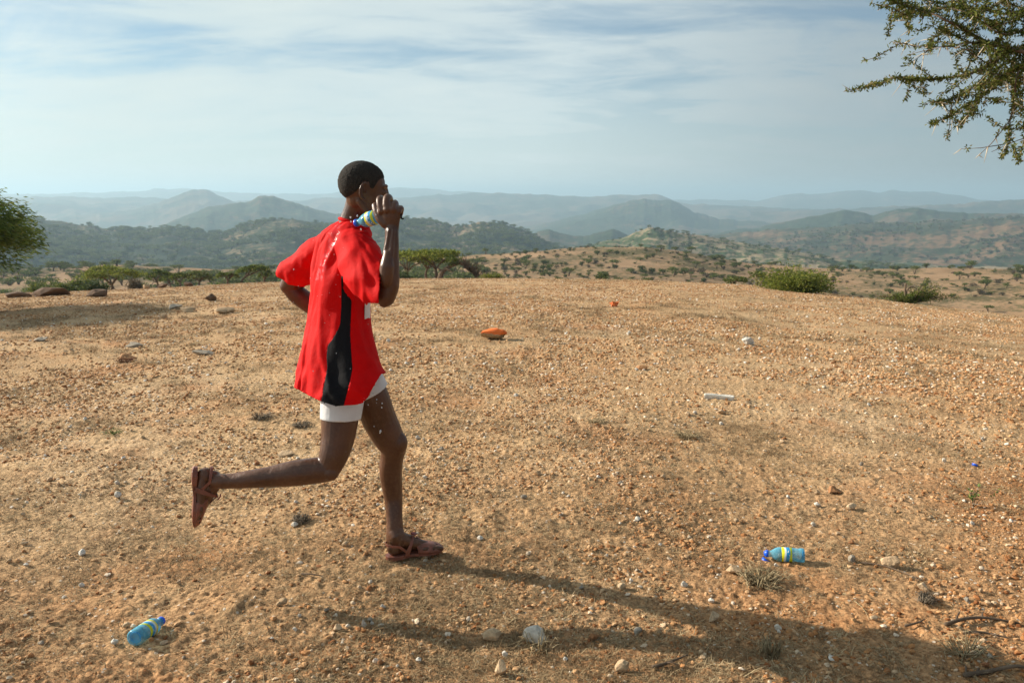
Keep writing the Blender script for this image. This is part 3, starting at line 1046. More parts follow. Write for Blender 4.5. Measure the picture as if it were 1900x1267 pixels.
def acacia(base, height, spread, seed, label, lean=(0, 0), group=None, mat=None, canopy=0.28, clumps=70, per=26, name='acacia_tree', leaf=0.16, trunk_r=0.07, sparse=0.0, stretch=(1, 1), trunk_frac=0.42):
    rs = np.random.default_rng(seed)
    root = empty(name, base, label=label, cat='tree', group=group)
    top = np.array([lean[0], lean[1], height * (1 - canopy * 0.6)])
    g = Geo()
    fork = np.array([lean[0] * 0.35, lean[1] * 0.35, height * trunk_frac])
    kink = np.array([rs.normal(0, .04) * height, rs.normal(0, .04) * height, height * trunk_frac * 0.5])
    g.tube([(0, 0, -0.25), tuple(kink), tuple(fork)], [trunk_r * 1.25, trunk_r, trunk_r * 0.8], 7, sub=3)
    tips = []
    nl = int(rs.integers(4, 7))
    for i in range(nl):
        a = 2 * PI * (i + rs.uniform(-.3, .3)) / nl
        rad = spread * rs.uniform(0.35, 0.8)
        e = np.array([top[0] + math.cos(a) * rad * stretch[0], top[1] + math.sin(a) * rad * stretch[1], height * (1 - canopy * rs.uniform(0.45, 0.9))])
        m_ = fork + (e - fork) * np.array([0.45, 0.45, 0.62]) + rs.normal(0, .05, 3) * height
        g.tube([tuple(fork), tuple(m_), tuple(e)], [trunk_r * 0.7, trunk_r * 0.45, trunk_r * 0.15], 6, sub=3)
        for k in range(3):
            q = m_ + (e - m_) * rs.uniform(0.1, 0.8)
            e2 = q + np.array([rs.normal(0, .3) * spread, rs.normal(0, .3) * spread, height * canopy * rs.uniform(0.2, 0.6)])
            g.tube([tuple(q), tuple((q + e2) / 2 + rs.normal(0, .03, 3) * spread), tuple(e2)], [trunk_r * 0.3, trunk_r * 0.2, trunk_r * 0.06], 5)
            tips.append(e2)
        tips.append(e)
    obj('trunk', g.mesh('trunk', M_BARK), root)
    # canopy: a shallow umbrella of clumps
    a = rs.uniform(0, 2 * PI, clumps); rr = spread * np.sqrt(rs.random(clumps)) * rs.uniform(0.75, 1.08, clumps)
    dome = height * canopy * (0.62 * (1 - (rr / spread).clip(0, 1.1) ** 2) + 0.18)
    zc_ = height * (1 - canopy) + dome + rs.normal(0, 0.06 * height * canopy, clumps)
    C = np.stack([top[0] + np.cos(a) * rr * stretch[0], top[1] + np.sin(a) * rr * stretch[1], zc_], 1)
    C += np.stack([noise2(C[:, 0] * 1.1, C[:, 1] * 1.1, seed)] * 3, 1) * np.array([0.1, 0.1, 0.28 * height * canopy])
    if sparse:
        C = C[rs.random(len(C)) > sparse]
    R = spread * rs.uniform(0.13, 0.26, len(C))
    obj('crown', leaf_mesh('crown', [clump_cloud(rs, C, R, per, leaf, leaf * 0.42, 0.5)], mat or M_LEAF), root)
    return root


def at_ground(px, Y):
    """a point on the ground at depth Y below or above the given picture column"""
    x = (px - 950) / FPX * (Y * CT)
    z = gz(x, Y)
    return Vector((x, Y, z))


def acacia_px(px, Y, ytop, wpx, seed, label, **k):
    p = at_ground(px, Y)
    ztop = EYE - (ytop - 362) / FPX * Y
    return acacia(p, max(1.0, ztop - p.z), wpx / FPX * Y / 2, seed, label, **k)


# trees that stand just beyond the brow, on the left
GR = 'acacias standing beyond the brow'
acacia_px(192, 46, 490, 106, 11, 'broad flat-topped acacia with a single dark trunk, standing apart at the brow', group=GR, clumps=110, per=34, leaf=0.15, trunk_r=0.09, canopy=0.5, trunk_frac=0.3, mat=M_LEAF_BRIGHT)
acacia_px(279, 55, 497, 44, 12, 'small acacia first in the row right of the broad flat-topped one', group=GR, canopy=0.5, clumps=46, per=26)
acacia_px(303, 60, 502, 30, 13, 'narrow acacia squeezed second in the row', group=GR, canopy=0.5, clumps=34, mat=M_LEAF)
acacia_px(322, 54, 500, 36, 14, 'round-headed acacia third in the row', group=GR, canopy=0.5, clumps=40, mat=M_LEAF)
acacia_px(360, 54, 498, 54, 15, 'wide low greyish acacia fourth in the row', group=GR, canopy=0.55, clumps=60, per=22, mat=M_SHRUB)
acacia_px(412, 50, 502, 42, 16, 'flat little acacia with a pale bare trunk beside the leaning one', group=GR, canopy=0.4, clumps=40)
acacia_px(436, 50, 487, 62, 17, 'leaning acacia with its crown swept to one side', group=GR, lean=(1.0, 0), canopy=0.38, clumps=62, stretch=(1.1, 0.6), mat=M_LEAF)
acacia_px(482, 52, 499, 20, 18, 'smallest lone acacia at the end of the row', group=GR, canopy=0.5, clumps=22, per=20)
# behind the runner
acacia_px(752, 42, 461, 104, 21, 'flat-topped acacia half hidden by the runner\'s raised arm', group=GR, canopy=0.42, clumps=120, per=30, mat=M_LEAF_BRIGHT, leaf=0.13, trunk_frac=0.25)
acacia_px(790, 46, 468, 72, 22, 'thin-trunked acacia with a low umbrella crown between its taller neighbours', group=GR, canopy=0.38, clumps=74, per=28, mat=M_LEAF)
acacia_px(806, 41, 460, 92, 23, 'tallest acacia of the clump behind the runner, with a pale forked trunk', group=GR, canopy=0.30, clumps=90, per=28, mat=M_LEAF_BRIGHT, trunk_frac=0.35, trunk_r=0.08)

# broken acacia arching over to the ground with a heap of dead branches
p = at_ground(815, 40)
root = empty('broken_tree', p, label='broken acacia whose trunk arches over to a heap of dead branches', cat='tree')
s40 = 40 / FPX


def rel(px, py, dy=0.0):
    return ((px - 815) * s40, dy, EYE - (py - 362) * s40 - p.z)


g = Geo()
g.tube([rel(813, 516), rel(818, 503), rel(828, 495, .1), rel(840, 489, .1), rel(850, 486, .2)], [.13, .12, .10, .10, .085], 8, sub=3)
g.tube([rel(850, 486, .2), rel(860, 490, .2), rel(872, 498, .1), rel(884, 515, 0)], [.09, .085, .08, .07], 8, sub=3)
g.tube([rel(826, 497), rel(834, 500, -.1), rel(838, 502, -.2)], [.06, .04, .015], 6)
g.tube([rel(819, 503), rel(812, 497, .1), rel(806, 492, .2)], [.07, .04, .015], 6)
obj('trunk', g.mesh('trunk', M_DEADWOOD), root)
g = Geo()
rs_ = random.Random(5)
for i in range(120):
    t0 = rs_.random()
    bx, by = 858 + 26 * t0, 492 + 20 * t0
    a = rs_.uniform(-0.5, 1.9)
    L = rs_.uniform(10, 26)
    q0 = rel(bx, by, rs_.uniform(-.4, .4))
    q1 = rel(bx + math.sin(a - .6) * L * .5 + rs_.uniform(-2, 2), by - math.cos(a * .5) * L * .5, rs_.uniform(-.5, .5))
    q2 = rel(bx + math.sin(a - .6) * L * .8 + rs_.uniform(-3, 3), by - math.cos(a * .5) * L, rs_.uniform(-.6, .6))
    if q2[2] > rel(0, 464)[2]:
        continue
    g.tube([q0, q1, q2], [.022, .014, .005], 4, caps=False)
obj('dead_branch', g.mesh('dead_branch', M_DEADWOOD), root)
rs2 = np.random.default_rng(8)
C = np.array([rel(840 + rs2.uniform(-14, 14), 480 + rs2.uniform(-6, 8), rs2.uniform(-.5, .5)) for _ in range(26)])
obj('crown', leaf_mesh('crown', [clump_cloud(rs2, C, np.full(len(C), 0.16), 22, .12, .05)], M_LEAF), root)


# bushes at the brow
def bush(base, w, h, seed, label, mat, n_stem=26, leaves=3000, leaf=(0.09, 0.035), group=None, name='bush', twig_mat=None, depth=0.8, up=0.5):
    rs = np.random.default_rng(seed)
    root = empty(name, base, label=label, cat='bush', group=group)
    g = Geo()
    C, D = [], []
    for i in range(n_stem):
        a = rs.uniform(0, 2 * PI)
        e = np.array([math.cos(a) * w / 2 * rs.uniform(0.5, 1.0), math.sin(a) * w / 2 * depth * rs.uniform(0.5, 1.0), h * rs.uniform(up * 0.6, 1.0)])
        e[2] *= 1 - 0.72 * (abs(e[0]) / (w / 2)) ** 1.8
        b0 = np.array([rs.normal(0, .06) * w, rs.normal(0, .06) * w, -0.05])
        mid = b0 + (e - b0) * np.array([0.5, 0.5, 0.75])
        g.tube([tuple(b0), tuple(mid), tuple(e)], [0.018, 0.011, 0.003], 4, caps=False)
        m_ = leaves // n_stem
        t = rs.uniform(0.25, 1.05, m_) [:, None]
        P_ = np.where(t < 0.5, b0 + (mid - b0) * t * 2, mid + (e - mid) * (t - .5) * 2)
        P_ = P_ + rs.normal(size=(m_, 3)) * np.array([0.055 * w, 0.055 * w, 0.10 * h]) * (0.5 + t)
        P_[:, 2] = np.abs(P_[:, 2])
        C.append(P_); D.append((e - mid) / np.linalg.norm(e - mid) + rs.normal(size=(m_, 3)) * 0.55)
    obj('stem', g.mesh('stem', twig_mat or M_BARK), root)
    C, D = np.concatenate(C), np.concatenate(D)
    obj('foliage', leaf_mesh('foliage', [leaves_np(C, D, leaf[0] * rs.uniform(.6, 1.4, len(C)), leaf[1], seed)], mat), root)
    return root


def bush_px(px, Y, ytop, w, seed, label, mat, **k):
    p = at_ground(px, Y)
    ztop = EYE - (ytop - 362) / FPX * Y
    return bush(p, w / FPX * Y, max(0.3, ztop - p.z), seed, label, mat, **k)


bush_px(1486, 23, 495, 140, 31, 'dense bright green thorn bush rising over the brow', M_LEAF_BRIGHT, n_stem=70, leaves=9000, leaf=(0.09, 0.032))
bush_px(112, 44, 514, 60, 32, 'low yellowish green bush left of the broad acacia', M_LEAF, n_stem=30, leaves=2600, leaf=(.14, .06))
bush_px(160, 42, 517, 50, 33, 'dark low bush touching the broad acacia\'s shade', M_LEAF_DARK, n_stem=30, leaves=2200, leaf=(.14, .06))
bush_px(236, 48, 512, 38, 34, 'greyish bush beneath the right side of the broad acacia', M_SHRUB_GREY, n_stem=36, leaves=1600, leaf=(.14, .04))
bush_px(60, 50, 517, 60, 35, 'pale green bush behind the brown boulders', M_LEAF, n_stem=30, leaves=2200, leaf=(.14, .06))
bush_px(913, 33, 509, 44, 36, 'very low yellow green bush hugging the brow beside the broken tree', M_LEAF_BRIGHT, n_stem=20, leaves=900, leaf=(.08, .03))
bush_px(735, 38, 503, 60, 37, 'dark low bush behind the runner\'s elbow', M_LEAF_DARK, n_stem=30, leaves=1500, leaf=(.1, .05))

# fallen branch with leaves at the right of the brow
p = ground_at_px(1700, 563)
sF = p.y / FPX
root = empty('fallen_branch', p, label='fallen acacia bough with a bare forked stump sprawling on the brow', cat='branch')


def relf(px, py, dy=0.0):
    return ((px - 1700) * sF, dy, (563 - py) * sF)


g = Geo()
g.tube([relf(1678, 562), relf(1678, 545), relf(1677, 524)], [.035, .032, .022], 7)
g.tube([relf(1678, 545), relf(1686, 534, .1), relf(1694, 531, .1), relf(1703, 535, .1)], [.028, .024, .018, .008], 6, sub=2)
rs_ = random.Random(12)
C, D = [], []
rs2 = np.random.default_rng(12)
for i in range(95):
    a = rs_.uniform(-1, 1)
    x1 = 1692 + a * rs_.uniform(25, 84)
    top = 557 - rs_.random() * (30 if a > 0 else 16) * (1 - 0.3 * abs(a))
    if rs_.random() < 0.2 and a > 0:
        x1, top = rs_.uniform(1700, 1745), rs_.uniform(512, 535)
    q0, q2 = relf(1688 + a * 10, 560, rs_.uniform(-.1, .2)), relf(x1, top, rs_.uniform(-.45, .5))
    q1 = tuple((np.array(q0) + np.array(q2)) / 2 + np.array([0, 0, 0.07]))
    g.tube([q0, q1, q2], [.013, .009, .003], 4, caps=False)
    m_ = 60 if a > -0.2 else 34
    t = rs2.uniform(.35, 1.05, m_)[:, None]
    P_ = np.array(q0) + (np.array(q2) - np.array(q0)) * t + np.array([0, 0, 0.05]) * (1 - abs(2 * t - 1)) + rs2.normal(size=(m_, 3)) * 0.04
    P_[:, 2] = np.abs(P_[:, 2])
    C.append(P_); D.append(np.array(q2) - np.array(q0) + rs2.normal(size=(m_, 3)) * 0.4)
obj('branch', g.mesh('branch', M_DEADWOOD), root)
C, D = np.concatenate(C), np.concatenate(D)
obj('foliage', leaf_mesh('foliage', [leaves_np(C, D, .055, .022, 3)], M_LEAF), root)

# ------------------------------------------------------------------ shrubs on the sandy hill, one object each
def shrub_mesh(seed, mat, n, flat, leaf, trunk=False):
    rs = np.random.default_rng(seed)
    k = 16
    C = rs.normal(size=(k, 3)); C /= np.linalg.norm(C, axis=1, keepdims=True)
    C = C * np.array([.36, .36, .20 * flat]) * rs.uniform(.4, 1, (k, 1)) + np.array([0, 0, .36 if not trunk else .62])
    V, F = clump_cloud(rs, C, rs.uniform(.12, .22, k), n // k, leaf, leaf * .5, .7)
    V[:, 2] = np.maximum(V[:, 2], 0)
    g = Geo()
    for i in range(5):
        a = rs.uniform(0, 6.28)
        g.tube([(0, 0, -.1), (math.cos(a) * .1, math.sin(a) * .1, .3), (math.cos(a) * .3, math.sin(a) * .3, .55)], [.03, .02, .008], 4, caps=False)
    gm = g.mesh('shrub', M_BARK)
    bm = bmesh.new(); bm.from_mesh(gm)
    lm = mesh_np('shrub_leaves', V, F, mat, False)
    n0 = len(bm.faces)
    bm.from_mesh(lm)
    bm.faces.ensure_lookup_table()
    for f in bm.faces[n0:]:
        f.material_index = 1
    me = bpy.data.meshes.new('shrub')
    bm.to_mesh(me); bm.free()
    me.materials.append(M_BARK); me.materials.append(mat)
    return me


SHRUBS = [shrub_mesh(1, M_SHRUB, 420, 1.0, .11), shrub_mesh(2, M_LEAF_DARK, 420, 1.2, .11), shrub_mesh(3, M_SHRUB, 360, .7, .11, True),
          shrub_mesh(4, M_SHRUB_GREY, 300, .9, .12), shrub_mesh(5, M_LEAF, 380, .7, .11)]
LAB = ['olive green shrub on the sandy hill beyond the brow', 'dark green shrub on the sandy hill beyond the brow', 'small flat-topped tree on the sandy hill beyond the brow',
       'grey leafless shrub on the sandy hill beyond the brow', 'bright green shrub on the sandy hill beyond the brow']
GRP = ['olive shrubs dotted on the sandy hill', 'dark shrubs dotted on the sandy hill', 'little flat-topped trees on the sandy hill', 'grey shrubs dotted on the sandy hill', 'bright shrubs dotted on the sandy hill']
rs = np.random.default_rng(77)
cnt = 0
taken = []
while cnt < 290:
    X = rs.uniform(880, 1925)
    rmin = 44 if X > 1350 else 60
    r = rmin * (265 / rmin) ** (rs.random() ** 0.70)
    a = math.atan((X - 950) / (FPX * CT))
    x, y = r * math.sin(a), r * math.cos(a)
    if noise2(np.array([x / 22]), np.array([y / 22]), 8)[0] + rs.uniform(-.7, .9) < -0.05:
        continue
    z = gz(x, y)
    edge = np.interp(X, EDGE_X, EDGE_Y)
    py = 362 + (EYE - z) / y * FPX
    if py > edge + 6:
        continue
    k = int(rs.choice(5, p=[.36, .22, .16, .12, .14]))
    s = rs.uniform(0.9, 2.3) * (0.75 + 0.25 * r / 150)
    if k == 2: s *= 1.25
    o = obj('shrub', SHRUBS[k], loc=(x, y, z - 0.05), rot=(0, 0, rs.uniform(0, 6.28)))
    o.scale = (s * rs.uniform(.9, 1.4), s * rs.uniform(.9, 1.3), s * rs.uniform(.7, 1.0))
    tag(o, LAB[k], 'shrub', GRP[k])
    cnt += 1


# uncountable woodland on the slopes and in the savanna
def woods(name, label, P, smin, smax, seed, kinds=(0, 1, 2, 4), flat=1.0):
    rs = np.random.default_rng(seed)
    n = len(P)
    s = smin * (smax / smin) ** rs.random(n)
    scl = np.stack([s * rs.uniform(.9, 1.4, n), s * rs.uniform(.9, 1.4, n), s * rs.uniform(.6, 1.0, n) * flat], 1)
    rot = np.stack([np.zeros(n), np.zeros(n), rs.uniform(0, 6.28, n)], 1)
    return scatter(name, P, rot, scl, rs.integers(0, len(kinds), n), [SHRUBS[k] for k in kinds], label, 'bushes')


def on_ground(n, X0, X1, r0, r1, seed, thr=-0.05, scale=30.0):
    rs = np.random.default_rng(seed)
    X = rs.uniform(X0, X1, n)
    r = np.sqrt(rs.uniform(r0 * r0, r1 * r1, n)) if r1 < 3 * r0 else r0 * (r1 / r0) ** (rs.random(n) ** 0.7)
    a = np.arctan((X - 950) / (FPX * CT))
    x, y = r * np.sin(a), r * np.cos(a)
    keep = noise2(x / scale, y / scale, seed) + rs.uniform(-.6, .6, n) > thr
    x, y = x[keep], y[keep]
    return np.stack([x, y, terrain_z(x, y) - 0.1], 1)


def on_hill(G, n, seed, thr=-0.1, s=45.0, t0=0.0):
    rs = np.random.default_rng(seed)
    nr, na, _ = G.shape
    i = rs.uniform(t0 * (nr - 2), nr * 0.82, n); j = rs.uniform(0, na - 1.01, n)
    i0, j0 = i.astype(int), j.astype(int)
    fi, fj = (i - i0)[:, None], (j - j0)[:, None]
    P = (G[i0, j0] * (1 - fi) + G[i0 + 1, j0] * fi) * (1 - fj) + (G[i0, j0 + 1] * (1 - fi) + G[i0 + 1, j0 + 1] * fi) * fj
    keep = noise2(P[:, 0] / s, P[:, 1] / s, seed) + rs.uniform(-.6, .6, n) > thr
    return P[keep]


woods('savanna_bushes', 'scattered bushes and small trees of the savanna below the brow', on_ground(3600, -60, 900, 105, 640, 201, -0.05), 1.6, 4.2, 301, (0, 2, 4, 4))
woods('sandy_hill_bushes', 'sparse low bushes thinning out over the far side of the sandy hill', on_ground(3000, 860, 1960, 60, 300, 202, 0.0, 14.0), 0.35, 1.7, 302, (0, 3, 4, 1))
woods('valley_bushes', 'dark band of bushes in the valley behind the sandy hill', on_ground(5200, 860, 2000, 330, 900, 203, -0.25, 60), 3.0, 7.0, 303)
woods('hill_woodland', 'dark green bush covering the nearest big hill', on_hill(HA, 15000, 204, -0.12, 50), 3.5, 8.5, 304, (0, 1, 2))
woods('pale_hill_bushes', 'thin bushes over the pale hill', on_hill(HB, 2600, 205, 0.0, 35), 2.5, 5.0, 305)
woods('brown_slope_bushes', 'bushes over the brown slope', on_hill(HD, 7000, 206, 0.05, 80), 4.0, 8.0, 306, (0, 1, 3))

# ------------------------------------------------------------------ the tree whose crown reaches in from the left
def drooping_tree():
    cx, cy = -11.25, 14.4
    base = Vector((cx - 0.4, cy, gz(cx - .4, cy)))
    root = empty('acacia_tree', base, label='dark acacia whose drooping crown reaches in over the boulders', cat='tree')
    g = Geo()
    rs = np.random.default_rng(55)
    zt = 1.30 - base.z
    g.tube([(0, 0, -.3), (.05, 0, .5), (.15, 0, 1.0)], [.17, .14, .12], 9, sub=3)
    C, D = [], []
    for i in range(420):
        a = rs.uniform(0, 2 * PI)
        if i % 4:
            a = rs.uniform(-1.2, 0.7)
        R = rs.uniform(1.2, 2.95)
        el = rs.uniform(-0.35, 1.0)
        hx, hy = math.cos(a) * R * math.cos(el * .8), math.sin(a) * R * math.cos(el * .8)
        e = np.array([hx, hy, zt + 0.95 * math.sin(el) - 0.12 * R - rs.uniform(0, .62) + 0.10])
        s0 = np.array([.15, 0, 1.0])
        mid = s0 + (e - s0) * .55 + np.array([0, 0, .35])
        if i % 6 == 0:
            g.tube([tuple(s0), tuple(mid), tuple(e)], [.05, .022, .004], 5, sub=3, caps=False)
        m_ = 190
        t = rs.uniform(.5, 1.0, m_)[:, None]
        q = (1 - t) ** 2 * s0 + 2 * t * (1 - t) * mid + t * t * e
        tang = 2 * (1 - t) * (mid - s0) + 2 * t * (e - mid)
        tang /= np.linalg.norm(tang, axis=1, keepdims=True)
        C.append(q + rs.normal(size=(m_, 3)) * 0.085)
        D.append(tang * 0.8 + rs.normal(size=(m_, 3)) * 0.45 + np.array([.25, 0, -0.15]))
    obj('trunk', g.mesh('trunk', M_BARK), root)
    C, D = np.concatenate(C), np.concatenate(D)
    obj('crown', leaf_mesh('crown', [leaves_np(C, D, .11 * rs.uniform(.6, 1.5, len(C)), .024, 6)], M_LEAF_MID), root)


M_LEAF_MID = leaf_mat('drooping_acacia_leaf', (0.05, 0.085, 0.02), (0.18, 0.24, 0.045), 0.45, (0.22, 0.22, 0.05))
drooping_tree()


# ------------------------------------------------------------------ thorn tree reaching in over the upper right corner
def thorn_tree():
    bx, by = 4.7, 4.4
    base = Vector((bx, by, gz(bx, by)))
    root = empty('thorn_tree', base, label='thorny acacia whose leafy boughs hang into the upper right corner', cat='tree')
    wood, thorn = Geo(), Geo()
    rs = np.random.default_rng(91)
    C, D = [], []

    def W(px, py, Y):
        return np.array(at(px, py, Y)) - np.array(base)
    wood.tube([(0, 0, -.3), (-.05, 0, .8), (-.02, -.05, 1.7), (-.2, -.15, 2.3)], [.13, .11, .09, .07], 9, sub=3)
    hub = np.array([-.2, -.15, 2.3])
    # boughs: traced course, depth, thickness, leafiness, twigs
    B = [
        ([(2120, 20), (2000, 60), (1900, 88), (1865, 101), (1835, 121), (1802, 136), (1765, 144), (1714, 148), (1676, 148)], 3.85, .020, 1.0, 16),
        ([(1690, 149), (1663, 143), (1640, 153), (1626, 156), (1600, 164), (1572, 168)], 3.85, .0035, .9, 0),
        ([(2050, 110), (1960, 110), (1880, 92), (1841, 83), (1802, 63), (1765, 43), (1727, 25), (1676, 10), (1641, -2)], 3.7, .014, 1.0, 16),
        ([(1841, 83), (1800, 80), (1770, 83), (1742, 78), (1706, 88), (1680, 82), (1654, 78)], 3.75, .0035, .5, 3),
        ([(1835, 121), (1790, 92), (1752, 88), (1722, 93), (1683, 103)], 3.6, .003, .12, 2),
        ([(1722, 93), (1700, 110), (1682, 122)], 3.6, .002, .25, 0),
        ([(1870, 110), (1830, 150), (1800, 165), (1775, 178), (1752, 190), (1735, 189), (1714, 194)], 3.7, .004, .85, 4),
        ([(1880, 130), (1845, 160), (1815, 182), (1790, 198), (1765, 213), (1743, 224), (1727, 232)], 3.8, .004, .85, 4),
        ([(1850, 150), (1820, 180), (1800, 210), (1788, 226), (1776, 235)], 3.65, .003, .8, 1),
        ([(1950, 60), (1905, 100), (1885, 150), (1884, 180), (1878, 205), (1872, 240), (1873, 262), (1860, 294)], 3.6, .006, .9, 5),
        ([(1884, 190), (1872, 225), (1853, 250), (1838, 268), (1812, 292)], 3.55, .0035, .06, 1),
        ([(1960, 240), (1900, 257), (1876, 266), (1840, 282)], 3.7, .003, .1, 1),
        ([(2000, 10), (1900, 30), (1830, 20), (1770, 12), (1720, 22), (1690, 26), (1655, 34)], 3.95, .008, 1.0, 14),
        ([(1765, 43), (1742, 60), (1728, 78), (1724, 95)], 3.7, .002, .4, 0),
        ([(1690, 18), (1683, 38), (1690, 55)], 3.8, .002, .9, 1),
        ([(1950, 150), (1900, 165), (1880, 190), (1852, 186), (1846, 187)], 3.6, .003, .7, 2),
        ([(2000, 90), (1940, 40), (1880, 10), (1820, -20), (1760, -40)], 3.9, .010, 1.0, 12),
        ([(1960, 110), (1930, 180), (1905, 240), (1890, 300), (1880, 330 - 60)], 3.9, .006, .8, 7),
        ([(1930, 20), (1890, 60), (1850, 60), (1810, 30), (1780, 0)], 3.6, .006, .9, 12),
        ([(1940, 70), (1900, 120), (1860, 140), (1830, 130)], 3.55, .006, .9, 12),
        ([(1960, -20), (1880, 40), (1820, 50), (1780, 70), (1740, 50)], 3.8, .005, .8, 8),
        ([(1980, 60), (1920, 60), (1870, 60), (1825, 95), (1800, 110)], 3.75, .006, .8, 9),
        ([(1970, 130), (1910, 135), (1860, 165), (1820, 160)], 3.85, .005, .8, 8),
        ([(1900, -30), (1850, 10), (1800, 25), (1740, 5), (1700, 0)], 3.7, .005, .8, 8),
        ([(1980, 180), (1920, 150), (1890, 120), (1850, 100)], 3.65, .005, .8, 8),
    ]

    def dress(P, leafy, thorny=0.08):
        """leaf clusters and thorns along a polyline"""
        P = np.array(P)
        seg = np.linalg.norm(np.diff(P, axis=0), axis=1)
        Ltot = seg.sum()
        n = max(2, int(Ltot / 0.015))
        cum = np.concatenate([[0], np.cumsum(seg)])
        for s_ in np.linspace(0, Ltot, n):
            k = min(np.searchsorted(cum, s_, 'right') - 1, len(seg) - 1)
            q = P[k] + (P[k + 1] - P[k]) * (s_ - cum[k]) / max(seg[k], 1e-6)
            if rs.random() < leafy:
                m_ = int(rs.integers(7, 15))
                d = rs.normal(size=(m_, 3)); d /= np.linalg.norm(d, axis=1, keepdims=True)
                C.append(q + d * rs.uniform(.003, .021, (m_, 1))); D.append(d + rs.normal(size=(m_, 3)) * .3)
            if rs.random() < thorny:
                d = rs.normal(size=3); d /= np.linalg.norm(d); d[2] -= .3
                L = rs.uniform(.025, .075)
                thorn.tube([tuple(q), tuple(q + d * L)], [.0026, .0004], 4, caps=False)

    for pts, Y, r, leafy, twigs in B:
        P = [W(x, y, Y + 0.12 * math.sin(i * 1.7 + Y * 9)) for i, (x, y) in enumerate(pts)]
        rads = list(np.linspace(r * .75, max(.0011, r * .12), len(P)))
        wood.tube([tuple(q) for q in P], rads, 6, sub=3, caps=False)
        if pts[0][0] > 1925:
            wood.tube([tuple(hub), tuple((hub + P[0]) / 2 + np.array([0, 0, .12])), tuple(P[0])], [.05, .03, r], 7, sub=3)
        # finer course for dressing
        fine = []
        for a_, b_ in zip(P[:-1], P[1:]):
            fine += [a_ + (b_ - a_) * t for t in (0, .33, .66)]
        fine.append(P[-1])
        dress(fine, leafy, 0.13)
        for _ in range(twigs):
            k = rs.integers(0, len(fine) - 1)
            q = fine[k]
            d = rs.normal(size=3) * np.array([1, .8, .7]); d[0] -= .5; d[2] -= .15
            d /= np.linalg.norm(d)
            L = rs.uniform(.05, .20)
            e = q + d * L
            mid = (q + e) / 2 + rs.normal(size=3) * .018
            wood.tube([tuple(q), tuple(mid), tuple(e)], [.002, .0016, .0008], 4, caps=False)
            dress([q, mid, e], leafy * .95 + .02, .06)
    # the rest of the crown, out of the picture to the right and above
    for _ in range(260):
        a = rs.uniform(-1.9, 1.9); R = rs.uniform(.3, 2.2)
        q = np.array([math.cos(a) * R, math.sin(a) * R, 2.5 + rs.uniform(0, .9) - .1 * R])
        d = rs.normal(size=3); d /= np.linalg.norm(d)
        e = q + d * .35
        wood.tube([tuple(q), tuple((q + e) / 2), tuple(e)], [.006, .004, .002], 4, caps=False)
        m_ = 60
        t = rs.random((m_, 1))
        C.append(q + (e - q) * t + rs.normal(size=(m_, 3)) * .03); D.append(rs.normal(size=(m_, 3)))
    obj('trunk', wood.mesh('trunk', M_BARK), root)
    obj('thorn', thorn.mesh('thorn', M_THORN), root)['kind'] = 'stuff'
    C2, D2 = np.concatenate(C), np.concatenate(D)
    obj('crown', leaf_mesh('crown', [leaves_np(C2, D2, 0.0165 * rs.uniform(.7, 1.5, len(C2)), .0068, 6)], M_LEAF_NEAR), root)


M_LEAF_NEAR = leaf_mat('thorn_tree_leaf', (0.035, 0.052, 0.012), (0.15, 0.175, 0.03), 0.35, (0.34, 0.25, 0.10))
thorn_tree()


# ------------------------------------------------------------------ tufts, sticks and small litter on the ground
def tuft(px, py, w, h, seed, label, mat, n=70, name='dry_tuft', width=.0018, up=1.0):
    p = ground_at_px(px, py)
    ww, hh = m_of(w, p), m_of(h, p)
    rs = np.random.default_rng(seed)
    g = Geo()
    for i in range(n):
        a = rs.uniform(0, 6.28)
        r0 = rs.uniform(0, .22) * ww
        r1 = r0 + rs.uniform(.1, .42) * ww
        b0 = (math.cos(a) * r0, math.sin(a) * r0, -.003)
        z1 = hh * rs.uniform(.15, 1.0) * up
        a2 = a + rs.normal(0, .5)
        e = (math.cos(a2) * r1, math.sin(a2) * r1, z1 * rs.uniform(.3, 1))
        m_ = (math.cos(a) * (r0 + r1) / 2, math.sin(a) * (r0 + r1) / 2, z1)
        g.tube([b0, m_, e], [width, width * .8, width * .3], 3, caps=False)
    o = obj(name, g.mesh(name, mat), loc=p)
    return tag(o, label, 'tuft', None)


M_DRY = simple_mat('dead_grass_blade', (0.34, 0.27, 0.16), .85, .1, .45, 60)
M_DARKTUFT = simple_mat('dark_dead_tuft', (0.19, 0.155, 0.115), .9, .1, .5, 60)
M_GREEN = simple_mat('seedling_green', (0.12, 0.17, 0.04), .7, .2, .3, 30)
M_REDTUFT = simple_mat('reddish_tuft', (0.16, 0.075, 0.05), .9, .1, .5, 60)
tuft(1412, 1080, 110, 24, 1, 'large pale dry grass tuft before the open bottle', M_DRY, 170)
tuft(1000, 1206, 95, 30, 2, 'pale forked dead grass lying under the largest white stone', M_DRY, 40)
tuft(486, 778, 52, 9, 3, 'dark matted tuft left of the runner\'s thigh', M_DARKTUFT, 130)
tuft(560, 792, 46, 9, 4, 'dark matted tuft against the runner\'s thigh', M_DARKTUFT, 130)
tuft(560, 968, 46, 14, 5, 'grey dead tuft below the raised shin', M_DARKTUFT, 130)
tuft(1107, 785, 40, 7, 6, 'grey tuft alone in the middle of the bare ground', M_DRY, 90)
tuft(1275, 812, 60, 9, 7, 'larger brushy tuft right of the lone grey one', M_DRY, 110)
tuft(1720, 1118, 44, 20, 8, 'round dark grey tuft below the rounded stone', M_DARKTUFT, 150)
tuft(1430, 1215, 60, 40, 9, 'grey green spiky tuft standing in the shadow', M_DRY, 60)
tuft(210, 805, 46, 10, 11, 'green sprout flat on the ground far left', M_GREEN, 40, up=.7)
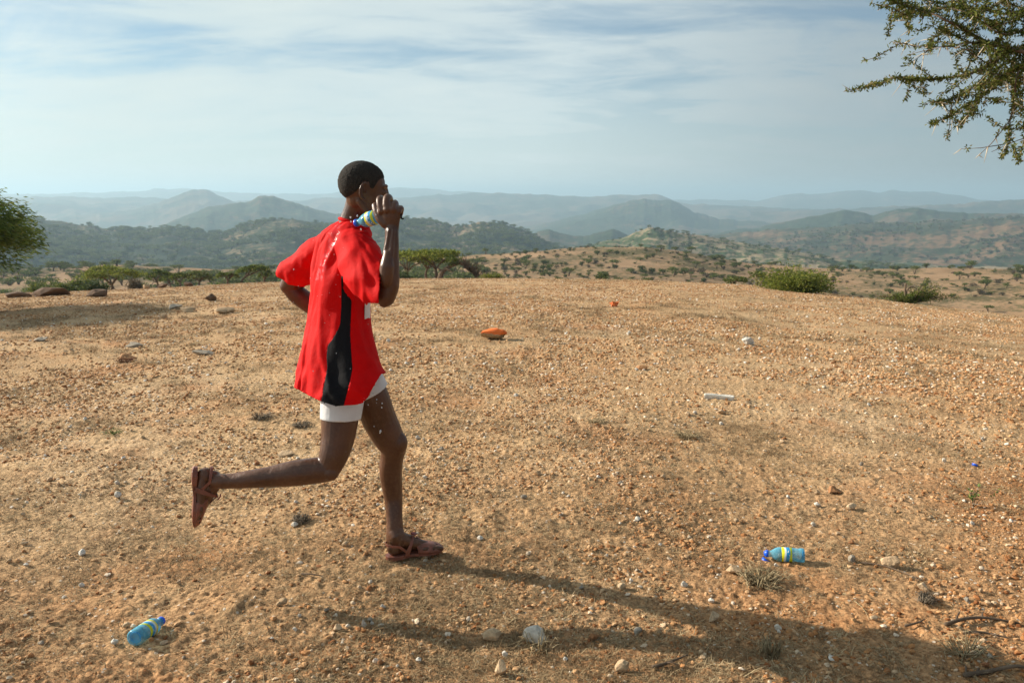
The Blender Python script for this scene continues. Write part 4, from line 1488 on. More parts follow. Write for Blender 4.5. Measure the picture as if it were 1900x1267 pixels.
tuft(232, 672, 44, 9, 12, 'reddish brown tuft among the low grey rocks', M_REDTUFT, 90)
tuft(1790, 1215, 120, 26, 16, 'tangled dry grass around the dead sticks', M_DRY, 90)

# seedling
p = ground_at_px(1806, 940)
root = empty('seedling', p, label='thin green seedling sprouting from the gravel', cat='plant')
g = Geo(); rs = np.random.default_rng(3); C, D = [], []
hh = m_of(52, p)
for i in range(7):
    e = np.array([rs.normal(0, .3) * hh, rs.normal(0, .2) * hh, hh * rs.uniform(.4, 1)])
    g.tube([(0, 0, -.01), tuple(e * [.3, .3, .5]), tuple(e)], [.002, .0015, .0006], 4, caps=False)
    for k in range(7):
        q = e * rs.uniform(.4, 1); C.append(q + rs.normal(0, .005, 3)); D.append(rs.normal(0, 1, 3) + [0, 0, .4])
obj('stem', g.mesh('stem', M_BARK), root)
obj('foliage', leaf_mesh('foliage', [leaves_np(np.array(C), np.array(D), .022, .009, 5)], M_GREEN), root)


def stick(pts, r, label, mat=None, forks=2, seed=0, name='dead_stick'):
    rs = random.Random(seed)
    W = [ground_at_px(*q) for q in pts]
    base = W[0]
    P = [(w - base) + Vector((0, 0, r * .9 + rs.uniform(0, r * 1.5))) for w in W]
    g = Geo()
    g.tube(P, list(np.linspace(r, r * .45, len(P))), 7, sub=3)
    for k in range(forks):
        i = rs.randrange(len(P) - 1)
        q = P[i].lerp(P[i + 1], rs.random())
        d = (P[i + 1] - P[i]).normalized()
        d = Matrix.Rotation(rs.choice([-1, 1]) * rs.uniform(.4, .9), 3, 'Z') @ d
        L = (P[-1] - P[0]).length * rs.uniform(.12, .3)
        g.tube([q, q + d * L * .5 + Vector((0, 0, r)), q + d * L], [r * .55, r * .4, r * .2], 5)
    o = obj(name, g.mesh(name, mat or M_DEADWOOD), loc=base)
    return tag(o, label, 'stick')


stick([(1755, 1162), (1790, 1157), (1830, 1152), (1890, 1158)], .008, 'dark dead stick, upper one of the pair at the lower corner', seed=1)
stick([(1790, 1182), (1825, 1180), (1870, 1186)], .006, 'shorter dead stick just below the dark one', seed=2)
stick([(1600, 1046), (1640, 1053), (1680, 1066), (1712, 1080)], .0045, 'thin curved brown twig passing the pointed stone', seed=3, forks=1)
stick([(1790, 1262), (1830, 1254), (1885, 1250), (1935, 1256)], .009, 'thickest dark stick in the very corner of the ground', seed=4)
stick([(1212, 1244), (1240, 1238), (1275, 1222)], .007, 'short weathered stick at the lower edge', seed=5, forks=1)
stick([(1680, 1165), (1702, 1162), (1716, 1150)], .005, 'short bent black twig below the grey tuft', seed=6, forks=1)
stick([(1345, 1160), (1380, 1185), (1425, 1205)], .002, 'straight pale straw crossing the shadow', M_DRY, 0, 7, 'straw_stalk')
stick([(560, 1070), (580, 1074), (598, 1075)], .005, 'flat grey splinter of wood left of the shadow', seed=8, forks=0)
stick([(1565, 1100), (1600, 1130), (1612, 1152)], .0018, 'thin pale stalk right of the shadow', M_DRY, 0, 9, 'straw_stalk')
stick([(1775, 1190), (1840, 1225), (1900, 1245)], .0025, 'long thin pale stalk between the dead sticks', M_DRY, 0, 10, 'straw_stalk')
stick([(1300, 1230), (1345, 1240), (1385, 1255)], .0022, 'pale stalk along the lower edge in the shadow', M_DRY, 0, 11, 'straw_stalk')
stick([(735, 1080 - 60), (770, 1003 + 30), (760, 1060)], .0012, 'fine curved straw near the planted sandal', M_DRY, 0, 12, 'straw_stalk')

# orange scrap of wrapper
p = ground_at_px(1139, 569)
ww = m_of(17, p)
bm = bmesh.new()
bmesh.ops.create_grid(bm, x_segments=12, y_segments=12, size=0.5)
rs = random.Random(4)
co = np.array([v.co[:] for v in bm.verts])
dz = noise2(co[:, 0] * 3.2 + 3, co[:, 1] * 3.2, 6); dx = noise2(co[:, 0] * 4, co[:, 1] * 4 + 9, 7); dy = noise2(co[:, 0] * 4 + 5, co[:, 1] * 4 + 2, 8)
for v, a, b_, c in zip(bm.verts, dx, dy, dz):
    v.co = Vector((v.co.x * .8 + a * .28, v.co.y * .4 + b_ * .3, .35 + c * .45 - abs(v.co.x) * .2))
o = obj('wrapper', bm_mesh('wrapper', bm, simple_mat('orange_plastic', (0.78, 0.20, 0.05), .55, .5, .15, 20), False), loc=(p.x, p.y, p.z + .002))
o.scale = (ww, ww, ww)
sm = o.modifiers.new('thick', 'SOLIDIFY'); sm.thickness = .02
tag(o, 'crumpled bright orange scrap of wrapper on the bare ground', 'litter')

# ------------------------------------------------------------------ bottles
def lathe(prof, n=28, axis='X'):
    """prof: (x along, radius) -> V, F closed around the x axis"""
    V, F = [], []
    for x, r in prof:
        for j in range(n):
            a = 2 * PI * j / n
            V.append((x, r * math.cos(a), r * math.sin(a)))
    for i in range(len(prof) - 1):
        for j in range(n):
            a, b_ = i * n + j, i * n + (j + 1) % n
            F.append((a, b_, b_ + n, a + n))
    return V, F


def plastic_mat(name, tint, alpha, rough=.12):
    m = bpy.data.materials.new(name); m.use_nodes = True
    t = m.node_tree
    b = t.nodes['Principled BSDF']
    out = [n for n in t.nodes if n.type == 'OUTPUT_MATERIAL'][0]
    b.inputs['Base Color'].default_value = (*tint, 1)
    b.inputs['Roughness'].default_value = rough
    b.inputs['Specular IOR Level'].default_value = .7
    tr = nd(t, 'ShaderNodeBsdfTransparent')
    tr.inputs[0].default_value = (min(1, tint[0] * .35 + .62), min(1, tint[1] * .35 + .64), min(1, tint[2] * .3 + .68), 1)
    lw = nd(t, 'ShaderNodeLayerWeight', i_Blend=.35)
    mx = nd(t, 'ShaderNodeMixShader')
    t.links.new(math_n(t, 'ADD', math_n(t, 'MULTIPLY', lw.outputs['Facing'], .6), 1 - alpha, True), mx.inputs[0])
    t.links.new(tr.outputs[0], mx.inputs[1]); t.links.new(b.outputs[0], mx.inputs[2])
    t.links.new(mx.outputs[0], out.inputs[0])
    return m


M_PET = plastic_mat('clear_blue_plastic', (0.16, 0.58, 0.80), .68)
M_CAP = simple_mat('blue_cap_plastic', (0.01, 0.11, 0.75), .35, .5, .1, 20)
M_BOTTOM = plastic_mat('blue_bottle_base', (0.03, 0.33, 0.72), .25)
# printed wrap: yellow bands, blue field with white dots
M_WRAP, t, b = new_mat('printed_wrap', .3, .5)
g_ = nd(t, 'ShaderNodeTexCoord'); s_ = nd(t, 'ShaderNodeSeparateXYZ'); t.links.new(g_.outputs['Object'], s_.inputs[0])
ang = math_n(t, 'ARCTAN2', s_.outputs[2], s_.outputs[1])
xx = math_n(t, 'ADD', s_.outputs[0], math_n(t, 'MULTIPLY', math_n(t, 'SINE', math_n(t, 'MULTIPLY', ang, 2.0)), .003))
cr = ramp(t, math_n(t, 'MULTIPLY', xx, 10.0), [(0.0, (0.60, .68, .02)), (0.59, (.60, .68, .02)), (0.64, (.02, .32, .68)), (0.775, (.02, .32, .68)), (0.79, (.62, .72, .74)), (0.86, (.62, .72, .74)), (0.87, (.75, .72, .01)), (0.95, (.75, .72, .01))])
t.nodes[-1].color_ramp.interpolation = 'CONSTANT'
vv = nd(t, 'ShaderNodeTexVoronoi', i_Scale=95.0); t.links.new(g_.outputs['Object'], vv.inputs['Vector'])
dots = math_n(t, 'MULTIPLY', math_n(t, 'LESS_THAN', vv.outputs['Distance'], .30), math_n(t, 'LESS_THAN', math_n(t, 'ABSOLUTE', math_n(t, 'SUBTRACT', xx, .071)), .005))
t.links.new(mixc(t, dots, cr, (.8, .85, .85)), b.inputs['Base Color'])
for n_ in t.nodes:
    if n_.type == 'VALTORGB':
        n_.color_ramp.interpolation = 'CONSTANT'


def bottle(M, label, open_cap=False, size=1.0):
    """lies along local x: base at 0, cap at 0.165"""
    root = empty('water_bottle', M.to_translation(), label=label, cat='bottle')
    root.rotation_mode = 'QUATERNION'
    root.rotation_quaternion = M.to_quaternion()
    root.scale = (size, size, size)
    seed_ = len(label) * .7
    R = .0315
    prof = [(.006, .0), (.004, .014), (.0, .022), (.001, .028), (.006, R), (.02, R), (.024, R * .965), (.028, R), (.040, R), (.044, R * .97), (.048, R), (.052, R * .985), (.1, R * .985), (.104, R), (.110, R * .98), (.122, R * .86), (.132, R * .66), (.140, R * .48), (.146, .0135), (.150, .0135), (.151, .0155), (.153, .0155), (.154, .0125), (.163, .0125)]
    V, F = lathe(prof, 32)
    V = [(x, y * (1 - .10 * max(0, math.sin(x * 70 + seed_)) * max(0, math.cos(2 * math.atan2(z, y) + seed_ * 2)) * (.02 < x < .05 or x > .1) * (x < .14)), z * (1 - .08 * max(0, math.sin(x * 90 + seed_)) * (x < .05))) for x, y, z in V]
    bo = obj('bottle_body', mesh_np('bottle_body', V, F, M_PET), root)
    V, F = lathe([(.0535, R * .995), (.054, R * 1.01), (.0965, R * 1.01), (.097, R * .995)], 32)
    obj('label_wrap', mesh_np('label_wrap', V, F, M_WRAP), root)
    V, F = lathe([(.0075, .0), (.0055, .013), (.0035, .0195), (.010, .0235), (.012, .0)], 24)
    obj('bottle_base', mesh_np('bottle_base', V, F, M_BOTTOM), root)

    def capm(nm, rib=24):
        prof = [(0, .0148), (.0005, .0158), (.013, .0156), (.015, .0145), (.0152, .0)]
        V, F = lathe(prof, 48)
        V = [(x, y * (1 + (.04 if (j % 2) and .0004 < x < .014 else 0)), z * (1 + (.04 if (j % 2) and .0004 < x < .014 else 0))) for j, (x, y, z) in enumerate(V)]
        return mesh_np(nm, V, F, M_CAP)
    if open_cap:
        V, F = lathe([(0, .0150), (.0005, .0162), (.011, .0160), (.0125, .0125), (.019, .0105), (.020, .0)], 32)
        obj('cap_collar', mesh_np('cap_collar', V, F, M_CAP), root, loc=(.153, 0, 0))
        c = obj('cap', capm('cap'), root, loc=(.163, .014, -.020), rot=(0, .9, .5))
    else:
        obj('cap', capm('cap'), root, loc=(.153, 0, 0))
    return root


def bottle_on_ground(base_px, cap_px, label, open_cap=False, roll=0.0):
    a = ground_at_px(*base_px); b_ = ground_at_px(*cap_px)
    a.z += .030; b_.z += .024
    d = (b_ - a).normalized()
    q = d.to_track_quat('X', 'Z')
    M = Matrix.Translation(a) @ q.to_matrix().to_4x4() @ Matrix.Rotation(roll, 4, 'X')
    return bottle(M, label, open_cap)


bottle_on_ground((250, 1203), (293, 1166), 'empty water bottle with its blue cap on, lying at the lower left', roll=.3)
bottle_on_ground((1492, 1043), (1436, 1037), 'empty water bottle with its flip cap hanging open, lying on the gravel', True, roll=0)
# loose cap
p = ground_at_px(1808, 865)
V, F = lathe([(0, .0), (.001, .0165), (.013, .0160), (.015, .0145), (.0152, .0)], 24)
o = obj('bottle_cap', mesh_np('bottle_cap', V, F, M_CAP), loc=(p.x, p.y, p.z + .001), rot=(0, -1.2, .4))
tag(o, 'loose blue bottle cap alone on the gravel', 'bottle cap')

# ------------------------------------------------------------------ the runner
def skin_material():
    m, t, b = new_mat('dark_brown_skin', .45, .5)
    tcx = nd(t, 'ShaderNodeTexCoord')
    n = nd(t, 'ShaderNodeTexNoise', i_Scale=9.0, i_Detail=5.0); t.links.new(tcx.outputs['Object'], n.inputs[0])
    nf = nd(t, 'ShaderNodeTexNoise', i_Scale=70.0, i_Detail=6.0, i_Roughness=.7); t.links.new(tcx.outputs['Object'], nf.inputs[0])
    sz = nd(t, 'ShaderNodeSeparateXYZ'); t.links.new(tcx.outputs['Object'], sz.inputs[0])
    low = ramp(t, sz.outputs[2], [(.05, .55), (.75, .12)])
    dusty = math_n(t, 'MULTIPLY', low, ramp(t, nf.outputs[0], [(.48, 0.0), (.66, 1.0)]))
    t.links.new(mixc(t, dusty, ramp(t, n.outputs[0], [(.3, (.060, .022, .010)), (.7, (.120, .048, .022))]), (.20, .105, .055)), b.inputs['Base Color'])
    n2 = nd(t, 'ShaderNodeTexNoise', i_Scale=140.0, i_Detail=4.0); t.links.new(tcx.outputs['Object'], n2.inputs[0])
    bp = nd(t, 'ShaderNodeBump', i_Strength=.25, i_Distance=.003); t.links.new(n2.outputs[0], bp.inputs['Height']); t.links.new(bp.outputs[0], b.inputs['Normal'])
    t.links.new(ramp(t, n.outputs[0], [(.3, .30), (.7, .50)]), b.inputs['Roughness'])
    n3 = nd(t, 'ShaderNodeTexNoise', i_Scale=22.0, i_Detail=3.0, i_Distortion=.6)
    mp_ = nd(t, 'ShaderNodeMapping'); mp_.inputs['Scale'].default_value = (1, 1, .45)
    t.links.new(tcx.outputs['Object'], mp_.inputs[0]); t.links.new(mp_.outputs[0], n3.inputs[0])
    bq = nd(t, 'ShaderNodeBump', i_Strength=.35, i_Distance=.012); t.links.new(n3.outputs[0], bq.inputs['Height'])
    t.links.new(bq.outputs[0], bp.inputs['Normal'])
    return m


M_SKIN = skin_material()
BASE = Vector((at(735, 1030, 3.27).x, 3.27, 0))
BASE.z = gz(BASE.x, BASE.y)
runner = empty('person', BASE, label='runner in a loose red shirt and white shorts pouring water over his neck mid stride', cat='person')


def child(name, me, parent=runner):
    o = obj(name, me, parent)
    o.location = -BASE if parent is runner else (0, 0, 0)
    return o


def S(lst):
    """stations (px, py, half width in px, Y) -> points, radii"""
    P = [at(a, b_, Y) for a, b_, h, Y in lst]
    return P, [m_of(h, p) for (a, b_, h, Y), p in zip(lst, P)]


G_ = Geo()
# trailing right leg (nearer to the camera)
thighR = [(642, 690, 42, 3.20), (635, 735, 38, 3.17), (631, 776, 34.5, 3.15), (627, 812, 31, 3.13), (620, 842, 27.5, 3.11), (611, 866, 23.5, 3.10)]
P, R = S(thighR); G_.tube(P, R, 24, sub=4)
P, R = S([(606, 870, 24, 3.10), (584, 873, 24.5, 3.09), (549, 877.5, 24.0, 3.08), (505, 884, 20, 3.07), (461, 889, 16.6, 3.06), (430, 892, 14.2, 3.06), (400, 893, 13.5, 3.06)]); G_.tube(P, R, 24, sub=4)
P, R = S([(612, 876, 17, 3.08)]); G_.ell(P[0], (R[0], R[0], R[0] * .95))
P, R = S([(590, 870, 18, 3.08), (560, 871.5, 20, 3.078), (530, 875, 18, 3.075), (495, 882, 15, 3.07)]); G_.tube(P, R, 16, sub=3)   # calf
# planted left leg
P, R = S([(655, 670, 34, 3.26), (668, 694, 33.5, 3.27), (679, 715, 33, 3.28), (691, 742, 32.5, 3.29), (703.5, 777, 32, 3.31), (718, 806, 29.5, 3.32), (729, 828, 25.5, 3.33), (728, 846, 21.5, 3.34), (725, 870, 21.2, 3.35), (727, 897, 19.5, 3.355), (730, 924, 17, 3.355), (731.5, 951, 15.2, 3.335), (732.5, 975, 15.6, 3.32), (734, 1000, 17.5, 3.312)])
G_.tube(P, R, 24, sub=4)
P, R = S([(741, 822, 15.5, 3.31)]); G_.ell(P[0], (R[0], R[0] * 1.1, R[0] * 1.35))
P, R = S([(722, 872, 18, 3.37), (722, 900, 15, 3.37)]); G_.tube(P, R, 16, sub=2)


def basis(fwd, up):
    f = Vector(fwd).normalized(); u = Vector(up); u = (u - f * u.dot(f)).normalized(); l = u.cross(f)
    return Matrix((f, l, u)).transposed()


def foot_geo(G, M3, o, k, side):
    """foot in its own frame: x from heel to toe, y to the left, z up from the sole"""
    W = lambda x, y, z: o + M3 @ (Vector((x, y, z)) * k)
    G.ell(W(.036, 0, .034), (.037 * k, .031 * k, .036 * k), M3)
    G.ell(W(.045, 0, .062), (.033 * k, .027 * k, .04 * k), M3)
    G.ell(W(.062, .026, .086), (.012 * k, .009 * k, .014 * k), M3); G.ell(W(.060, -.027, .078), (.012 * k, .009 * k, .014 * k), M3)
    G.tube([W(.058, 0, .075), W(.085, 0, .066), (W(.12, -.004 * side, .049)), W(.155, -.004 * side, .035), W(.185, 0, .026)], [.034 * k, .032 * k, .029 * k, .024 * k, .019 * k], 18, sub=2)
    G.tube([W(.05, .006 * side, .026), W(.10, .014 * side, .022), W(.17, .018 * side, .019)], [.026 * k, .024 * k, .020 * k], 14, sub=2)
    G.ell(W(.178, 0, .021), (.040 * k, .045 * k, .020 * k), M3)
    for i, (y, l, r) in enumerate([(-.030, .256, .0125), (-.011, .250, .0092), (.006, .243, .0088), (.021, .234, .0085), (.034, .222, .0085)]):
        y *= side
        G.tube([W(.19, y * .9, .018), W(l - .025, y, .017), W(l - .006, y, .011)], [r * 1.05 * k, r * k, r * .85 * k], 10, sub=2)


# frames of the two feet
ftL_o = at(718, 1027, 3.285); ftL_o.z = gz(ftL_o.x, ftL_o.y) + .023
fL = Vector((math.cos(math.radians(17)), math.sin(math.radians(17)), 0.015)); ML = basis(fL, (0, 0, 1)); kL = .95
foot_geo(G_, ML, ftL_o, kL, 1)
P, R = S([(733, 985, 16, 3.315)]); G_.tube([P[0], ftL_o + ML @ Vector((.048, 0, .085)), ftL_o + ML @ Vector((.058, 0, .060))], [R[0], .036, .034], 18, sub=2)
ftR_o = at(366, 868, 3.05)
fR = (at(360, 982, 3.03) - ftR_o); MR = basis(fR, (.93, .40, 0)); kR = .93
foot_geo(G_, MR, ftR_o, kR, -1)
P, R = S([(405, 893, 13.5, 3.06)]); G_.tube([P[0], ftR_o + MR @ Vector((.050, 0, .072))], [R[0], .031], 16)

# pelvis and trunk (under the shirt)
P, R = S([(640, 690, 44, 3.25)]); G_.ell(P[0], (R[0], .14, R[0] * 1.1))
P, R = S([(645, 690, 44, 3.25), (638, 620, 46, 3.26), (636, 540, 48, 3.27), (642, 480, 44, 3.27), (650, 442, 30, 3.25)]); G_.tube(P, R, 20, sub=3)
P, R = S([(648, 446, 22, 3.25), (652, 415, 23, 3.235), (661, 390, 22.5, 3.22), (668, 366, 24, 3.21)]); G_.tube(P, R, 20, sub=3)
# right arm (raised)
sR = at(664, 462, 3.12)
P, R = S([(664, 462, 24, 3.12), (684, 500, 22, 3.05), (700, 532, 20, 2.99), (714, 551, 17.5, 2.96)]); G_.tube(P, R, 20, sub=3)
P, R = S([(716, 552, 17.5, 2.96), (722, 530, 18.8, 2.965), (723.5, 503, 17.8, 2.97), (725, 475, 15.3, 2.975), (727, 448, 13.2, 2.98), (727, 428, 12.6, 2.985)]); G_.tube(P, R, 20, sub=3)
P, R = S([(713, 561, 10, 2.95)]); G_.ell(P[0], (R[0], R[0], R[0]))
# left arm (swung back)
P, R = S([(606, 458, 18, 3.37), (574, 488, 20, 3.43), (545, 518, 19, 3.47), (535, 530, 16, 3.48)]); G_.tube(P, R, 20, sub=3)
P, R = S([(536, 531, 15, 3.48), (550, 545, 18, 3.49), (572, 562, 17.5, 3.50), (596, 582, 14, 3.50), (616, 596, 11.5, 3.50)]); G_.tube(P, R, 20, sub=3)


def finger(G, base, pts, r):
    G.tube(pts, [r * 1.08, r, r * .98, r * .82][:len(pts)], 12, sub=3)


# right hand: back of the hand to the camera, fingers closed over the bottle
P, R = S([(727, 428, 12.6, 2.985), (727, 414, 14.5, 2.985), (726, 400, 17.5, 2.985), (725, 393, 17.5, 2.99)])
G_.tube(P, R, 20, flat=(Vector((0, 1, 0)), .52), sub=3)
fr = lambda px: m_of(px, P[0])


def HP(px, py, Y): return at(px, py, Y)
knk = [((708, 391, 2.982), (704, 379, 2.990), (705, 369, 3.012), (710, 371, 3.045), (712, 381, 3.062)),     # index
       ((718, 389, 2.974), (716, 376, 2.982), (719, 366, 3.008), (724, 369, 3.042), (725, 380, 3.060)),     # middle
       ((729, 389, 2.974), (730, 381, 2.984), (733, 377, 3.010), (735, 383, 3.040), (734, 393, 3.055)),     # ring
       ((739, 393, 2.984), (742, 387, 2.994), (744, 387, 3.016), (744, 394, 3.036), (742, 402, 3.045))]     # little
for f, r in zip(knk, (6.6, 6.9, 6.6, 5.8)):
    G_.tube([HP(*q) for q in f], [fr(r), fr(r * .9), fr(r * 1.02), fr(r * .85), fr(r * .72)], 12, sub=3)
    G_.ell(HP(*f[0]), (fr(r * 1.08),) * 3)
    G_.tube([HP(726, 414, 2.984), HP(f[0][0], f[0][1], f[0][2] - .001)], [fr(3.2), fr(4.6)], 10)
# thumb leaves the side of the palm and presses on the bottle
G_.tube([HP(716, 416, 2.99), HP(706, 406, 2.995), HP(699, 393, 3.005), HP(696, 382, 3.02)], [fr(9.5), fr(8.8), fr(7.6), fr(6.6)], 12, sub=3)
# left hand (half closed), hidden behind the body in this view
hb = at(616, 596, 3.50)
G_.tube([hb, hb + Vector((.05, .0, -.025)), hb + Vector((.085, 0, -.04))], [.026, .036, .034], 16, flat=(Vector((0, 1, 0)), .5), sub=2)
for i in range(4):
    q = hb + Vector((.085 - .008 * i, -.002, -.018 - .017 * i))
    G_.tube([q, q + Vector((.033, -.008, -.012)), q + Vector((.038, -.03, -.02)), q + Vector((.015, -.04, -.018))], [.0085, .0082, .0078, .007], 10, sub=2)
G_.tube([hb + Vector((.03, -.01, -.0)), hb + Vector((.06, -.035, .0)), hb + Vector((.085, -.045, -.012))], [.011, .0095, .008], 10, sub=2)

# head
HO = at(673.5, 347, 3.20)
hd = math.radians(17); dip = math.radians(9)
HM = basis((math.cos(hd) * math.cos(dip), math.sin(hd) * math.cos(dip), -math.sin(dip)), (0, 0, 1))
HW = lambda x, y, z: HO + HM @ Vector((x, y, z))


def he(c, r, rot=None):
    G_.ell(HW(*c), r, HM if rot is None else HM @ rot)


he((-.004, 0, .012), (.0905, .072, .084))
he((.030, 0, -.012), (.062, .060, .080))
he((.022, 0, -.066), (.058, .050, .046))
he((-.005, 0, -.045), (.055, .056, .05))
he((.068, 0, -.097), (.019, .020, .018))
for sgn in (-1, 1):
    he((.060, .038 * sgn, -.036), (.022, .020, .018))
    he((.081, .031 * sgn, -.010), (.011, .016, .012))
    G_.tube([HW(.088, .012 * sgn, .012), HW(.085, .030 * sgn, .017), HW(.072, .048 * sgn, .012)], [.007, .008, .006], 8, sub=2)
    G_.tube([HW(-.012, .050 * sgn, -.058), HW(.018, .049 * sgn, -.092), HW(.058, .022 * sgn, -.108)], [.012, .012, .014], 10, sub=2)
    # ear: bowl, helix and lobe
    ex, ey, ez = -.004, .0715 * sgn, -.018
    pts = []
    for q in range(9):
        a = math.radians(-70 + 255 * q / 8)
        pts.append(HW(ex + .0015 + .0165 * math.cos(a) * (-1) * -1 * (1 if math.cos(a) > 0 else 1), ey + sgn * (.010 + .010 * (math.cos(a + PI) * .5 + .5)), ez + .029 * math.sin(a)))
    pts2 = []
    for q in range(10):
        a = math.radians(60 + 230 * q / 9)
        pts2.append(HW(ex + .0165 * math.cos(a), ey + sgn * (.004 + .023 * (.5 - .5 * math.cos(a))), ez + .030 * math.sin(a)))
    G_.tube(pts2, [.0046] * 10, 8, sub=2)
    G_.tube([HW(ex - .010, ey + sgn * .002, ez + .012), HW(ex - .011, ey + sgn * .004, ez - .008), HW(ex - .004, ey + sgn * .004, ez - .024)], [.006, .007, .006], 8, sub=2)
    he((ex + .003, ey + sgn * .005, ez - .028), (.007, .004, .007))
    he((ex + .013, ey + sgn * .001, ez - .004), (.004, .004, .006))
he((.094, 0, -.066), (.013, .023, .0075)); he((.091, 0, -.079), (.012, .021, .0075))
he((.086, 0, -.058), (.014, .026, .012))
G_.tube([HW(.090, 0, .008), HW(.098, 0, -.014), HW(.109, 0, -.036), HW(.110, 0, -.044)], [.008, .0085, .010, .0095], 12, sub=2)
for sgn in (-1, 1):
    he((.101, .012 * sgn, -.044), (.010, .0085, .0085))

# forearm and wrist tendons, shin bones, kneecap ridge
for a_, b_, r_ in (((716, 470, 2.955), (722, 428, 2.962), 4.2), ((725, 474, 2.945), (730, 428, 2.962), 4.0)):
    q0, q1 = HP(*a_), HP(*b_)
    G_.tube([q0, (q0 + q1) / 2, q1], [m_of(r_ * 1.5, q0), m_of(r_, q0), m_of(r_ * .8, q1)], 10, sub=2)
P, R = S([(716, 520, 13, 2.935), (718, 495, 13.5, 2.935), (720, 472, 9, 2.95)]); G_.tube(P, R, 14, sub=2)
body_me = remeshed('body', G_, 0.0032, 3, .5)
body_me.materials.append(M_SKIN)
body = child('body', body_me)

# eyes: closed lids read as a line of lashes
g = Geo()
for sgn in (-1, 1):
    g.tube([HW(.0905, .020 * sgn, -.0155), HW(.0925, .030 * sgn, -.0185), HW(.0865, .042 * sgn, -.0150)], [.0013, .0018, .0012], 6, sub=3)
o = child('eyelashes', g.mesh('eyelashes', simple_mat('lash', (.01, .008, .007), .8)))

# hair: short crop over the skull
def hair():
    nu, nv = 220, 130
    th = np.linspace(0, PI, nv)[:, None]; ph = np.linspace(0, 2 * PI, nu, endpoint=False)[None, :]
    ux, uy, uz = np.sin(th) * np.cos(ph), np.sin(th) * np.sin(ph), np.cos(th) + 0 * ph
    x, y, z = -.004 + .0905 * ux, .072 * uy, .012 + .084 * uz
    line = np.interp(x, [-.10, -.080, -.062, -.045, -.028, -.012, .012, .022, .034, .050, .062, .080, .092], [-.060, -.060, -.056, -.040, -.022, .016, .018, -.006, -.004, .030, .040, .048, .052])
    line = line + .003 * noise2(ph * 9 + 0 * th, th * 9 + 0 * ph, 3)
    up = z - line
    # skull surface includes the face block; keep the hair outside it
    q = np.sqrt(((x - .030) / .062) ** 2 + (y / .060) ** 2 + ((z + .012) / .080) ** 2)
    extra = np.where((q < 1) & (x > .03), (1 / np.maximum(q, .3) - 1) * .062, 0)
    edge = np.clip(up / .024, -1, 1)
    off = np.where(edge > 0, -.002 + .0060 * np.minimum(1, np.abs(edge) ** .7), -.007)
    tex = .0010 * noise3(ux * 13, uy * 13, uz * 13, 5) + .0009 * noise3(ux * 70, uy * 70, uz * 70, 6)
    off = off + np.where(edge > 0.15, tex + extra * .7, 0)
    k = 1 + off / .083
    V = np.stack([-.004 + (x + .004) * k, y * k, .012 + (z - .012) * k], -1).reshape(-1, 3)
    M = np.array(HM); V = V @ M.T + np.array(HO)
    F = []
    keep = (edge > -.5).reshape(-1)
    for i in range(nv - 1):
        for j in range(nu):
            a, b_ = i * nu + j, i * nu + (j + 1) % nu
            if keep[a] or keep[b_] or keep[a + nu]:
                F.append((a, a + nu, b_ + nu, b_))
    m, t, b = new_mat('short_black_hair', .9, .25)
    n = nd(t, 'ShaderNodeTexNoise', i_Scale=420.0, i_Detail=5.0)
    tcx = nd(t, 'ShaderNodeTexCoord'); t.links.new(tcx.outputs['Object'], n.inputs[0])
    t.links.new(ramp(t, n.outputs[0], [(.35, (.010, .009, .008)), (.56, (.035, .030, .025)), (.72, (.12, .10, .08))]), b.inputs['Base Color'])  # brownish grey specks: light caught by the hair, put into its colour
    bp = nd(t, 'ShaderNodeBump', i_Strength=1.0, i_Distance=.004); t.links.new(n.outputs[0], bp.inputs['Height']); t.links.new(bp.outputs[0], b.inputs['Normal'])
    child('hair', mesh_np('hair', V, F, m))


hair()

# ---- shirt
TA = math.radians(30)
LAT = np.array([-math.sin(TA), math.cos(TA), 0]); FWD = np.array([math.cos(TA), math.sin(TA), 0])
RAT = 1.45
rings = [(404, 646, 662, 3.235), (411, 631, 676, 3.235), (420, 614, 683, 3.24), (432, 598, 688, 3.25), (447, 590, 691, 3.255), (465, 585, 692, 3.26), (490, 580, 690, 3.26), (525, 577, 688, 3.26), (565, 577, 686, 3.26), (600, 573, 689, 3.255),
         (640, 564, 699, 3.25), (672, 559, 707, 3.245), (693, 554, 718, 3.24), (715, 549, 721, 3.24), (745, 543, 721, 3.235), (775, 540, 721, 3.23)]
g = Geo()
V, F = [], []
ns = 56
AX = []
for (py, xl, xr, Y) in rings:
    c = at((xl + xr) / 2, py, Y)
    w = m_of((xr - xl) / 2, c)
    B = w / math.sqrt((RAT * math.sin(TA)) ** 2 + math.cos(TA) ** 2); A = RAT * B
    AX.append((c, A, B))
    for j in range(ns):
        a = 2 * PI * j / ns
        ca, sa = math.cos(a), math.sin(a)
        e = 2 / 2.3
        u = math.copysign(abs(ca) ** e, ca) * B; v_ = math.copysign(abs(sa) ** e, sa) * A
        V.append(tuple(np.array(c) + FWD * u + LAT * v_))
for i in range(len(rings) - 1):
    for j in range(ns):
        a, b_ = i * ns + j, i * ns + (j + 1) % ns
        F.append((a, b_, b_ + ns, a + ns))
n0 = len(V); V.append(tuple(AX[0][0])); V.append(tuple(AX[-1][0]))
for j in range(ns):
    F.append((n0, (j + 1) % ns, j, n0)); F.append((n0 + 1, (len(rings) - 1) * ns + j, (len(rings) - 1) * ns + (j + 1) % ns, n0 + 1))
g.add(V, F)
# shoulders
P, R = S([(664, 458, 31, 3.15), (655, 446, 26, 3.22), (628, 440, 22, 3.30), (608, 452, 24, 3.36)]); g.tube(P, R, 20, sub=3)
